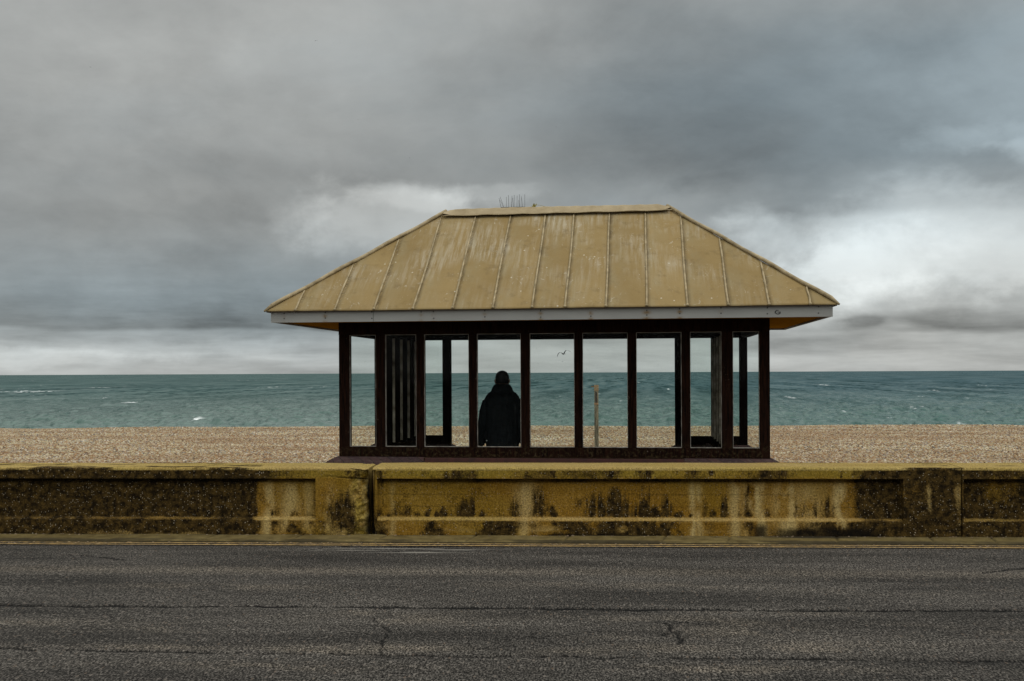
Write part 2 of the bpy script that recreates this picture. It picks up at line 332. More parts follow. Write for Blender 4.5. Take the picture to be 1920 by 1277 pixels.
def mat_wall():
    m, t, b = new_mat('stained_concrete'); p = co(t)
    dark, lime, moss, blk = (t.attr(k) for k in ('dark', 'lime', 'moss', 'blk'))
    fine = t.noise(p, 58, 5, 0.8); mid = t.noise(p, 14, 6, 0.7); big = t.noise(t.mapv(p, scale=(1, 1, 0.5)), 3, 5, 0.6)
    och = t.mix(t.ramp(big, [(0.3, 0.0), (0.7, 1.0)]), (0.165, 0.085, 0.011), (0.260, 0.152, 0.030))
    och = t.mix(t.ramp(mid, [(0.35, 0.7), (0.7, 0.0)]), och, (0.15, 0.075, 0.005))
    col = t.mix(lime, och, t.mix(mid, (0.30, 0.215, 0.075), (0.50, 0.39, 0.18)))
    col = t.mix(moss, col, t.mix(mid, (0.165, 0.120, 0.012), (0.275, 0.210, 0.040)))
    dk = t.mix(t.ramp(mid, [(0.42, 0.0), (0.72, 1.0)]), (0.012, 0.008, 0.0035), (0.105, 0.064, 0.017))
    dmask = t.m('SUBTRACT', t.m('MULTIPLY', dark, 1.9), t.m('MULTIPLY', fine, 0.95)); dmask = t.ramp(dmask, [(0.12, 0.0), (0.62, 1.0)])
    col = t.mix(dmask, col, dk)
    grain = t.ramp(fine, [(0.32, 0.25), (0.5, 1.0), (0.66, 1.9)])
    col = t.mix(0.8, col, grain, 'MULTIPLY')
    # exposed pale aggregate
    for sc, r, th in ((55.0, 0.24, 0.66), (30.0, 0.17, 0.80)):
        vo = t.n('ShaderNodeTexVoronoi', inp={'Scale': sc, 'Randomness': 1.0}); t.link(p, vo.inputs['Vector'])
        vs = t.n('ShaderNodeSeparateColor'); t.link(vo.outputs['Color'], vs.inputs[0])
        k = t.m('MULTIPLY', t.m('LESS_THAN', vo.outputs['Distance'], r), t.m('GREATER_THAN', vs.outputs[0], th))
        k = t.m('MULTIPLY', k, t.m('ADD', t.m('MULTIPLY', dark, 0.55), 0.22))
        col = t.mix(k, col, t.mix(vs.outputs[1], (0.16, 0.11, 0.05), (0.44, 0.38, 0.28)))
    pit = t.n('ShaderNodeTexVoronoi', inp={'Scale': 42.0}); t.link(t.mapv(p, loc=(3, 1, 2)), pit.inputs['Vector'])
    pk = t.m('MULTIPLY', t.m('LESS_THAN', pit.outputs['Distance'], 0.17), t.m('SUBTRACT', 1.0, dark))
    col = t.mix(t.m('MULTIPLY', pk, 0.8), col, (0.02, 0.012, 0.004))
    col = t.mix(blk, col, (0.006, 0.005, 0.004))
    setv(t, b, 'Base Color', col); setv(t, b, 'Roughness', 0.95); setv(t, b, 'Specular IOR Level', 0.05)
    bump(t, b, t.m('ADD', t.m('MULTIPLY', mid, 1.0), t.m('MULTIPLY', fine, 0.6)), 0.7, 0.012); return m
M_WALL = mat_wall()
def mat_kerb():
    m, t, b = new_mat('kerb_concrete'); p = co(t)
    n = t.noise(p, 8, 6, 0.65); f = t.noise(p, 90, 4, 0.7)
    c = t.mix(t.ramp(n, [(0.3, 0.0), (0.7, 1.0)]), (0.075, 0.052, 0.015), (0.175, 0.132, 0.050)); c = t.mix(0.7, c, t.ramp(f, [(0.3, 0.55), (0.7, 1.35)]), 'MULTIPLY')
    c = t.mix(t.attr('blk'), c, (0.010, 0.008, 0.005))
    setv(t, b, 'Base Color', c); setv(t, b, 'Roughness', 0.85); setv(t, b, 'Specular IOR Level', 0.2); bump(t, b, f, 0.5, 0.005); return m
M_KERB = mat_kerb()
def mat_road():
    m, t, b = new_mat('worn_asphalt'); p = co(t)
    g1 = t.noise(t.mapv(p, scale=(1, 0.45, 1)), 85, 3, 0.75); g2 = t.noise(t.mapv(p, scale=(1, 0.42, 1)), 26, 4, 0.65); n = t.noise(t.mapv(p, scale=(0.25, 1.3, 1)), 1.5, 6, 0.66)
    c = t.mix(t.ramp(n, [(0.36, 0.0), (0.64, 1.0)]), (0.021, 0.0190, 0.0168), (0.052, 0.0465, 0.0405))
    c = t.mix(t.m('MULTIPLY', t.attr('pale'), t.ramp(g2, [(0.3, 0.4), (0.6, 1.0)])), c, (0.098, 0.082, 0.064))
    c = t.mix(1.0, c, t.ramp(g1, [(0.37, 0.05), (0.5, 1.0), (0.63, 3.9)]), 'MULTIPLY')
    c = t.mix(0.6, c, t.ramp(g2, [(0.35, 0.5), (0.65, 1.5)]), 'MULTIPLY')
    vo = t.n('ShaderNodeTexVoronoi', inp={'Scale': 45.0}); t.link(t.mapv(p, scale=(1, 0.35, 1)), vo.inputs['Vector']); vs = t.n('ShaderNodeSeparateColor'); t.link(vo.outputs['Color'], vs.inputs[0])
    stone = t.m('MULTIPLY', t.m('LESS_THAN', vo.outputs['Distance'], 0.33), t.m('GREATER_THAN', vs.outputs[0], 0.86))
    c = t.mix(t.m('MULTIPLY', stone, 0.6), c, t.mix(vs.outputs[1], (0.12, 0.085, 0.06), (0.20, 0.18, 0.16)))
    c = t.mix(t.attr('chalk'), c, (0.26, 0.24, 0.21))
    c = t.mix(t.attr('crack'), c, (0.004, 0.004, 0.004))
    setv(t, b, 'Base Color', c); setv(t, b, 'Roughness', 0.9); setv(t, b, 'Specular IOR Level', 0.1)
    bump(t, b, t.m('ADD', g1, t.m('MULTIPLY', g2, 0.6)), 0.9, 0.008); return m
M_ROAD = mat_road()
M_PROM = mat_simple('promenade_tarmac', (0.10, 0.09, 0.08), (0.15, 0.135, 0.12), 20, 0.85)
def mat_line():
    m, t, b = new_mat('yellow_line_paint'); p = co(t)
    n = t.noise(t.mapv(p, scale=(1, 3, 1)), 18, 6, 0.7)
    setv(t, b, 'Base Color', t.mix(t.ramp(n, [(0.40, 0.0), (0.58, 1.0)]), (0.10, 0.072, 0.038), (0.46, 0.29, 0.095))); setv(t, b, 'Roughness', 0.7); return m
M_LINE = mat_line()
PEB = [(0.0, (0.27, 0.16, 0.078)), (0.14, (0.375, 0.295, 0.170)), (0.36, (0.455, 0.395, 0.265)), (0.54, (0.17, 0.10, 0.05)), (0.65, (0.33, 0.205, 0.10)), (0.76, (0.24, 0.22, 0.195)), (0.86, (0.56, 0.49, 0.39)), (0.95, (0.085, 0.078, 0.072))]
def mat_beach():
    m, t, b = new_mat('shingle_bed'); p = co(t)
    vo = t.n('ShaderNodeTexVoronoi', inp={'Scale': 16.0}); t.link(p, vo.inputs['Vector']); vs = t.n('ShaderNodeSeparateColor'); t.link(vo.outputs['Color'], vs.inputs[0])
    setv(t, b, 'Base Color', t.mix(0.4, t.ramp(vs.outputs[0], PEB, 'CONSTANT'), (0.09, 0.06, 0.03))); setv(t, b, 'Roughness', 0.9)
    bump(t, b, vo.outputs['Distance'], 1.0, -0.03); return m
def mat_pebble():
    m, t, b = new_mat('flint_pebble')
    r = t.n('ShaderNodeObjectInfo').outputs['Random']
    lo = t.n('ShaderNodeObjectInfo').outputs['Location']; pn = t.noise(t.mapv(lo, scale=(0.12, 0.7, 1)), 1.0, 4, 0.6); pn2 = t.noise(t.mapv(lo, scale=(1, 2, 1)), 1.4, 3, 0.6)
    c = t.ramp(r, PEB, 'CONSTANT'); c = t.mix(t.ramp(pn, [(0.42, 0.0), (0.62, 0.55)]), c, (0.205, 0.110, 0.046)); c = t.mix(t.ramp(pn2, [(0.5, 0.0), (0.7, 0.3)]), c, (0.11, 0.08, 0.05))
    setv(t, b, 'Base Color', c); setv(t, b, 'Roughness', 0.75); setv(t, b, 'Specular IOR Level', 0.3); return m
def mat_sea():
    m = bpy.data.materials.new('choppy_sea_water'); m.use_nodes = True; t = NT(m.node_tree); p = co(t)
    far = t.attr('far'); foam = t.attr('foam'); sh = t.attr('shoal'); east = t.attr('east')
    c = t.mix(east, (0.060, 0.112, 0.092), (0.042, 0.108, 0.090))
    c = t.mix(far, c, t.mix(east, (0.040, 0.088, 0.084), (0.018, 0.064, 0.080))); c = t.mix(sh, c, (0.105, 0.165, 0.140))
    lane = t.noise(t.mapv(p, scale=(0.16, 0.011, 1), rot=(0.3, 0.2, 0.7)), 1.0, 3, 0.72); lane2 = t.noise(t.mapv(p, scale=(1.1, 0.26, 1), rot=(0.3, 0.2, 0.7)), 1.0, 5, 0.74)
    big = t.noise(t.mapv(p, scale=(0.010, 0.0035, 1), rot=(0.3, 0.2, 0.7)), 1.0, 4, 0.6)
    near = t.m('SUBTRACT', 1.0, far)
    streak = t.m('ADD', t.m('MULTIPLY', t.ramp(lane, [(0.50, 0.0), (0.60, 1.0)]), far), t.m('MULTIPLY', t.ramp(lane2, [(0.52, 0.0), (0.64, 1.0)]), t.m('MULTIPLY', near, 0.75)), clamp=True)
    bright = t.m('ADD', t.m('MULTIPLY', t.ramp(lane, [(0.34, 1.0), (0.46, 0.0)]), far), t.m('MULTIPLY', t.ramp(lane2, [(0.33, 1.0), (0.46, 0.0)]), near), clamp=True)
    c = t.mix(t.m('MULTIPLY', t.ramp(big, [(0.42, 0.0), (0.62, 1.0)]), 0.35), c, (0.020, 0.052, 0.055))
    c = t.mix(t.m('MULTIPLY', streak, 0.72), c, (0.010, 0.030, 0.030)); c = t.mix(t.m('MULTIPLY', bright, 0.35), c, (0.20, 0.25, 0.235))  # shade of unmodelled wave faces painted into the water as dark streaks
    c = t.mix(foam, c, (0.80, 0.83, 0.83))
    bp = t.n('ShaderNodeBump', inp={'Strength': 0.5, 'Distance': 0.08}); rip = t.noise(t.mapv(p, scale=(0.5, 1.2, 1)), 2.2, 4, 0.65); t.link(rip, bp.inputs['Height'])
    df = t.n('ShaderNodeBsdfDiffuse'); t.link(c, df.inputs['Color']); t.link(bp.outputs[0], df.inputs['Normal'])
    gl = t.n('ShaderNodeBsdfGlossy'); t.link(t.m('ADD', 0.10, t.m('MULTIPLY', far, 0.25)), gl.inputs['Roughness']); t.link(bp.outputs[0], gl.inputs['Normal']); gl.inputs['Color'].default_value = (1, 1, 1, 1)
    fr = t.n('ShaderNodeFresnel', inp={'IOR': 1.33}); t.link(bp.outputs[0], fr.inputs['Normal'])
    cap = t.m('SUBTRACT', 0.36, t.m('MULTIPLY', far, 0.26))       # waves too small to model keep the far water from mirroring
    f = t.m('MULTIPLY', t.m('MINIMUM', fr.outputs[0], cap), t.m('SUBTRACT', 1.0, t.m('MULTIPLY', streak, 0.7))); f = t.m('MULTIPLY', f, t.m('SUBTRACT', 1.0, foam))
    mx_ = t.n('ShaderNodeMixShader'); t.link(f, mx_.inputs[0]); t.link(df.outputs[0], mx_.inputs[1]); t.link(gl.outputs[0], mx_.inputs[2])
    t.link(mx_.outputs[0], t.n('ShaderNodeOutputMaterial').inputs[0]); return m

# ------------------------------------------------------------------ the setting
# frame of the road and sea wall (turned about 3 degrees from the picture plane, right end nearer)
WA = from_cam(-5.230, 10.41); WB = from_cam(4.970, 9.89)
wd = (WB-WA).normalized(); wn = Vector((-wd.y, wd.x, 0)); WO = (WA+WB)/2
WROT = math.atan2(wd.y, wd.x)
def wl(s, t, z=0.0): return WO + wd*s + wn*t + Vector((0, 0, z))
def to_wall(v): q = v-WO; return q.dot(wd), q.dot(wn)
def wall_s(px):                 # position along the wall seen at image column px
    a = (px-960)/F
    # intersect the ray with the wall face
    r = from_cam(a, 1.0); # direction
    # WO + wd*s = r*k
    k = (WO.x*wn.x + WO.y*wn.y)/(r.x*wn.x + r.y*wn.y)
    return (r*k-WO).dot(wd)
def frame(o): o.matrix_world = Matrix.Translation(WO) @ Matrix.Rotation(WROT, 4, 'Z'); return o
KERB_W, KERB_H = 0.34, 0.028
# road: one sheet, dense where it is seen, its wear stored on its points
s_in = np.linspace(-6.2, 6.2, 1150); s_ax = np.concatenate([[-400, -120, -40, -15, -8], s_in, [8, 15, 40, 120, 400]])
t_in = -KERB_W - 0.0 - np.linspace(0, 1, 520)**1.35*5.6
t_ax = np.concatenate([t_in, [-7.5, -10, -14, -40, -200]])[::-1]
S, Tt = np.meshgrid(s_ax, t_ax)
crack = np.zeros_like(S); pale = np.zeros_like(S); chalk = np.zeros_like(S)
def paint_line(arr, pts, wid, jit, strength=1.0, seed=0.0):
    P = [to_wall(ground_px(*p)) for p in pts]
    for (a, b) in zip(P, P[1:]):
        ax, ay = a; bx, by = b; Lx, Ly = bx-ax, by-ay; LL = Lx*Lx+Ly*Ly
        u = np.clip(((S-ax)*Lx+(Tt-ay)*Ly)/LL, 0, 1)
        jn = (fbm(S*7+seed, Tt*2+seed, 4, 0.6)-0.5)*jit
        jx = (fbm(S*5+40+seed, Tt*9+seed, 3, 0.6)-0.5)*jit
        d = np.hypot(S+jx-(ax+u*Lx), Tt+jn-(ay+u*Ly))
        ww = wid*(0.55+0.9*fbm(S*5+9+seed, Tt*5, 3))
        np.maximum(arr, strength*(1-sstep(ww*0.6, ww*1.3, d)), out=arr)
paint_line(crack, [(-60, 1135), (500, 1137), (960, 1141), (1400, 1144), (2000, 1146)], 0.030, 0.06, 1.0, 1)
paint_line(crack, [(-60, 1215), (180, 1219), (420, 1224), (720, 1228), (1000, 1231), (1500, 1235), (2000, 1242)], 0.021, 0.09, 0.9, 5)
for q_ in ([(703, 1160), (712, 1176), (725, 1186), (714, 1199), (720, 1211), (712, 1221), (721, 1231)], [(723, 1186), (742, 1180), (768, 1181)], [(716, 1203), (696, 1208), (684, 1216)]):
    paint_line(crack, q_, 0.012, 0.07, 0.9, 8)
for q_ in ([(1214, 1153), (1233, 1166), (1250, 1171), (1257, 1183), (1268, 1190), (1271, 1206)], [(1251, 1171), (1282, 1168), (1310, 1172)], [(1258, 1184), (1240, 1191)]):
    paint_line(crack, q_, 0.013, 0.07, 0.9, 11)
paint_line(crack, [(1840, 1074), (1890, 1068), (1990, 1060)], 0.022, 0.06, 0.8, 14)
paint_line(crack, [(120, 1040), (185, 1044), (235, 1050)], 0.022, 0.06, 0.7, 17)
paint_line(crack, [(560, 1033), (620, 1026), (700, 1022)], 0.022, 0.05, 0.5, 19)
paint_line(crack, [(760, 1073), (960, 1074)], 0.012, 0.04, 0.6, 21)
# wheel-polished band and pale patches
tb = to_wall(ground_px(960, 1072))[1]
pale = np.maximum(pale, 0.62*np.exp(-((Tt-tb)/0.16)**2)*(0.45+0.7*fbm(S*0.9, Tt*3, 3)))
def blob(arr, px, py, ws, wt, a, sd):
    s0, t0 = to_wall(ground_px(px, py)); n_ = fbm(S*2.4+sd, Tt*6+sd, 4)
    np.maximum(arr, a*np.exp(-((S-s0)/ws)**2-((Tt-t0)/wt)**2)*sstep(0.34, 0.62, n_), out=arr)
for i, (x, y, ws, wt, a) in enumerate([(420, 1100, .9, .12, .45), (1150, 1098, 1.1, .14, .45), (1700, 1110, .8, .12, .4), (100, 1168, .7, .10, .4), (1780, 1180, .7, .14, .4), (500, 1250, .8, .08, .5), (1350, 1255, .9, .08, .5), (60, 1208, .5, .05, .7), (280, 1213, .5, .06, .6), (620, 1218, .45, .1, .6), (760, 1215, .3, .08, .7), (740, 1160, .6, .14, .55), (900, 1155, .6, .1, .4), (690, 1150, .2, .1, .5),
        (1210, 1160, .3, .1, .55), (1320, 1165, .5, .16, .5), (1420, 1185, .5, .2, .5), (1500, 1215, .6, .15, .6), (1250, 1215, .35, .1, .5), (1120, 1222, .4, .1, .4), (1180, 1190, .5, .1, .4), (1650, 1205, .5, .14, .3), (250, 1180, .4, .08, .35), (1480, 1150, .6, .06, .35)]):
    blob(pale, x, y, ws, wt, a, i*3.7)
for i, (x, y, ws, wt) in enumerate([(640, 1032, .35, .03), (780, 1036, .45, .03), (870, 1031, .35, .025), (740, 1029, .7, .02)]):
    s0, t0 = to_wall(ground_px(x, y)); n_ = fbm(S*3+i*5, Tt*38, 4)
    np.maximum(chalk, 0.85*np.exp(-((S-s0)/ws)**2-((Tt-t0)/wt)**2)*sstep(0.46, 0.62, n_), out=chalk)
zr_ = 0.006*(fbm(S*0.8, Tt*0.8, 3)-0.5) - 0.012*crack
zr_[np.abs(S) > 6.3] = 0
V = np.stack([S, Tt, zr_], -1)
road = tag(frame(grid_obj('road', V, M_ROAD, {'crack': crack, 'pale': pale, 'chalk': chalk})), kind='structure')
# kerb
ks = np.concatenate([[-400, -60, -12], np.linspace(-6.2, 6.2, 900), [12, 60, 400]])
prof = [(-KERB_W, -0.06), (-KERB_W, KERB_H*0.45), (-KERB_W+0.008, KERB_H*0.8), (-KERB_W+0.022, KERB_H)] + [(-KERB_W+0.03+i*(KERB_W-0.03+0.04)/14, KERB_H+0.004*i/14) for i in range(1, 15)]
KS, KI = np.meshgrid(ks, np.arange(len(prof))); pt = np.array([p[0] for p in prof])[KI]; pz = np.array([p[1] for p in prof])[KI]
pt = pt + np.where(pt < -KERB_W+0.05, 0.02*(fbm(KS*3, KI*0.0+2, 4)-0.5), 0)
pz = pz + 0.008*(fbm(KS*4, pt*14, 3)-0.5)*(pz > 0.01)
kb = np.zeros_like(KS)
for px in (90, 232, 400, 560, 718, 885, 1060, 1240, 1360, 1560, 1735, 1850):
    s0 = wall_s(px); kb = np.maximum(kb, 0.5*np.exp(-((KS-s0-0.25*(pt+0.15)+0.02*(fbm(pt*20, KS*0, 2)-.5))/0.012)**2))
    pz = pz - 0.012*np.exp(-((KS-s0-0.25*(pt+0.15))/0.012)**2)*(pz > 0.01)
kb = np.maximum(kb, 0.85*sstep(KERB_H*0.92, KERB_H*0.4, pz)*(pt < -KERB_W+0.03))
kb = np.maximum(kb, 0.75*sstep(-KERB_W+0.15, -KERB_W+0.04, pt)*sstep(0.30, 0.55, fbm(KS*1.7+7, pt*6, 4)))
kb = np.maximum(kb, 0.8*sstep(-0.03, 0.0, pt)*sstep(0.35, 0.6, fbm(KS*3, pt*5+3, 4)))
kb = np.maximum(kb, 0.9*sstep(wall_s(1380), wall_s(1480), KS)*sstep(wall_s(1640), wall_s(1560), KS)*sstep(-0.16, -0.04, pt))
tag(frame(grid_obj('kerb', np.stack([KS, pt, pz], -1), M_KERB, {'blk': kb})), kind='structure')
# double yellow line
for i, (a, b) in enumerate(((0.026, 0.058), (0.118, 0.158))):
    ls = np.linspace(-40, 40, 1600); e0 = 0.007*(fbm(ls*6+i*9, ls*0+1, 4)-0.5); e1 = 0.009*(fbm(ls*5+50+i*9, ls*0+4, 4)-0.5)
    V = np.stack([np.stack([ls, -KERB_W-b+e0, ls*0+0.010], -1), np.stack([ls, -KERB_W-a+e1, ls*0+0.010], -1)])
    tag(frame(grid_obj('yellow_line', V, M_LINE)), kind='structure')
M_GRIT = mat_simple('gutter_grit_stone', (0.05, 0.035, 0.02), (0.30, 0.22, 0.14), 9, 0.9)
bm = bmesh.new(); gr_ = random.Random(4)
for _ in range(420):
    s_ = gr_.uniform(-5.8, 5.8); t_ = -KERB_W-abs(gr_.gauss(0, 0.05)) if gr_.random() < 0.62 else gr_.uniform(-0.05, 0.0)
    zz_ = 0.008 if t_ < -KERB_W else KERB_H+0.004
    r_ = gr_.uniform(0.004, 0.011)
    bmesh.ops.create_icosphere(bm, subdivisions=1, radius=1.0, matrix=Matrix.Translation((s_, t_, zz_)) @ Matrix.Rotation(gr_.uniform(0, 6), 4, 'Z') @ Matrix.Diagonal((r_*gr_.uniform(1, 1.8), r_, r_*0.6, 1)))
tag(frame(obj('grit', bm, M_GRIT)), 'small stones and grit lying in the gutter and at the wall foot', 'grit', kind='stuff')
# promenade behind the wall, then the shingle bank, then the sea
PROM_Z = -0.10
bm = bmesh.new(); vs = [bm.verts.new(wl(s, t, PROM_Z)) for s, t in ((-300, 0.35), (300, 0.35), (300, 7.4), (-300, 7.4))]; bm.faces.new(vs)
tag(obj('promenade', bm, M_PROM), kind='structure')
def beach_z(s, t):         # t measured from the wall face
    z = -0.17 + 0.05*(fbm(s*0.22+5, t*0.35, 3)-0.5)*2
    z = z + 0.14*(fbm(s*0.16+40, t*0.9+3, 4)-0.5)*sstep(15, 22, t)
    fall = np.maximum(t-23.6-0.5*(fbm(s*0.3, s*0+3, 3)-0.5), 0)
    return z - fall*fall/(fall+2.5)*0.16
bs = np.concatenate([[-700, -200, -80], np.linspace(-40, 40, 330), [80, 200, 700]]); bt = np.concatenate([np.linspace(6.6, 27, 130), np.linspace(28, 80, 30)])
BS, BT = np.meshgrid(bs, bt); bz = beach_z(BS, BT)
M_BEACH = mat_beach(); M_PEB = mat_pebble()
beach = tag(frame(grid_obj('shingle_beach', np.stack([BS, BT, bz], -1), M_BEACH)), kind='structure')
# pebbles scattered on the part of the bank in view
bs2 = np.linspace(-21, 22, 130); bt2 = np.linspace(7.0, 26.5, 90); B2, T2 = np.meshgrid(bs2, bt2)
peb = frame(grid_obj('pebbles', np.stack([B2, T2, beach_z(B2, T2)], -1), M_PEB)); tag(peb, 'loose brown, grey and white flint pebbles covering the beach', 'pebbles', kind='stuff')
bm = bmesh.new(); bmesh.ops.create_icosphere(bm, subdivisions=2, radius=1.0)
for v in bm.verts: v.co *= 1 + 0.16*math.sin(3*v.co.x+1)*math.cos(2.3*v.co.y)
pm = bpy.data.meshes.new('pebble'); bm.to_mesh(pm); bm.free(); pm.materials.append(M_PEB); pm.polygons.foreach_set('use_smooth', [True]*len(pm.polygons))
ng = bpy.data.node_groups.new('scatter_pebbles', 'GeometryNodeTree')
ng.interface.new_socket('Geometry', in_out='INPUT', socket_type='NodeSocketGeometry'); ng.interface.new_socket('Geometry', in_out='OUTPUT', socket_type='NodeSocketGeometry')
gi = ng.nodes.new('NodeGroupInput'); go = ng.nodes.new('NodeGroupOutput')
ds = ng.nodes.new('GeometryNodeDistributePointsOnFaces'); ds.inputs['Density'].default_value = 310.0
ip = ng.nodes.new('GeometryNodeInstanceOnPoints')
# the pebble itself is made inside the node tree so that no extra object stands in the scene
ico = ng.nodes.new('GeometryNodeMeshIcoSphere'); ico.inputs['Radius'].default_value = 1.0; ico.inputs['Subdivisions'].default_value = 2
smt = ng.nodes.new('GeometryNodeSetMaterial'); smt.inputs['Material'].default_value = M_PEB
shd = ng.nodes.new('GeometryNodeSetShadeSmooth')
rs = ng.nodes.new('FunctionNodeRandomValue'); rs.data_type = 'FLOAT_VECTOR'; rs.inputs[0].default_value = (0.014, 0.010, 0.009); rs.inputs[1].default_value = (0.044, 0.032, 0.028)
rr = ng.nodes.new('FunctionNodeRandomValue'); rr.data_type = 'FLOAT_VECTOR'; rr.inputs[0].default_value = (-0.7, -0.7, 0); rr.inputs[1].default_value = (0.7, 0.7, 6.28); rr.inputs['Seed'].default_value = 3
lk = ng.links.new
lk(gi.outputs[0], ds.inputs['Mesh']); lk(ds.outputs['Points'], ip.inputs['Points'])
lk(ico.outputs['Mesh'], shd.inputs[0]); lk(shd.outputs[0], smt.inputs[0]); lk(smt.outputs[0], ip.inputs['Instance'])
lk(rs.outputs[0], ip.inputs['Scale'])
e2r = ng.nodes.new('FunctionNodeEulerToRotation'); lk(rr.outputs[0], e2r.inputs[0]); lk(e2r.outputs[0], ip.inputs['Rotation'])
lk(ip.outputs[0], go.inputs[0])
md = peb.modifiers.new('scatter', 'NODES'); md.node_group = ng
bpy.data.meshes.remove(pm)
# sea: a fan of rows that thin out with distance, with short-crested wind waves as real relief
SEA_Z = -3.9; HS = EYE-SEA_Z
NR, NC = 760, 1000
inv = np.linspace(1/58.0, 1/2500.0, NR); rad = np.concatenate([1/inv, [3500, 6000, 12000, 30000, 55000]])
dr = np.gradient(rad); phi = np.concatenate([np.linspace(-0.9, -0.62, 30), np.linspace(-0.61, 0.61, NC), np.linspace(0.62, 0.9, 30)])
PH, RD = np.meshgrid(phi, rad); DRr = np.repeat(dr[:, None], len(phi), 1)
xr = RD*np.sin(PH); dd = RD*np.cos(PH)
X = xr*cP-dd*sP; Y = xr*sP+dd*cP
Z = np.zeros_like(X); wr = np.random.default_rng(3)
for i in range(110):
    lam = 0.7*(16/0.7)**(wr.random()**1.25); k = 2*math.pi/lam
    th = -math.pi/2 + 0.25 + wr.normal()*0.55
    a = 0.0150*min(lam, 4.0)**0.80*(0.6 if lam > 6 else 1.0)
    ph = wr.random()*6.28
    w_ = np.exp(-(np.abs(DRr)*k*0.30)**2)
    g = 0.55+0.9*vnoise(X/(lam*3.2)+i*7, Y/(lam*2.6)+i*3)
    q = k*(X*math.cos(th)+Y*math.sin(th))+ph
    Z += a*w_*np.clip(g-0.25, 0, 2)*1.25*(np.sin(q)+0.30*np.cos(2*q))
foam = np.zeros_like(X)
def sea_pt(px, py): return ground_px(px, py, SEA_Z)
fr2 = random.Random(2)
caps = [(70, 735, 16, 1.0), (250, 755, 11, .9), (45, 734, 9, .8), (368, 789, 13, .8), (384, 790, 8, .5), (190, 727, 8, .6), (515, 726, 9, .6), (1800, 799, 8, .4), (1480, 746, 7, .7), (1543, 722, 6, .7), (1862, 772, 8, .8), (1580, 776, 5, .4), (1670, 786, 5, .4), (1050, 745, 6, .5), (985, 754, 7, .5)]
for _ in range(40): caps.append((fr2.uniform(0, 1920), fr2.uniform(712, 780), fr2.uniform(2, 4), fr2.uniform(.25, .5)))
for px, py, wpx, a in caps:
    c0 = sea_pt(px, py); d0 = math.hypot(c0.x, c0.y); hw = 0.62*wpx/F*d0
    dx = X-c0.x; dy = Y-c0.y; m_ = (np.abs(dx) < hw*3) & (np.abs(dy) < d0*0.2)
    if not m_.any(): continue
    aa = np.zeros_like(X); ly = max(0.35, 0.8/F*d0*d0/HS)
    aa[m_] = a*1.6*np.exp(-(dx[m_]/hw)**2-((dy[m_]+0.25*ly*np.sin(dx[m_]/hw*2.2))/ly)**2)*sstep(0.36, 0.58, fbm(X[m_]*1.6, Y[m_]*0.7, 4))
    foam = np.maximum(foam, aa)
foam = np.clip(foam, 0, 1)
Z += 0.10*foam
far = sstep(math.log(110), math.log(420), np.log(RD)); shoal = sstep(190, 100, RD)*(0.5+0.6*fbm(X*0.02, Y*0.05, 3))*sstep(0.45, -0.2, PH)
sea = grid_obj('sea', np.stack([X, Y, Z+SEA_Z], -1), mat_sea(), {'foam': foam, 'far': np.clip(far, 0, 1), 'shoal': np.clip(shoal, 0, 1), 'east': sstep(-0.25, 0.45, PH)})
tag(sea, kind='structure')

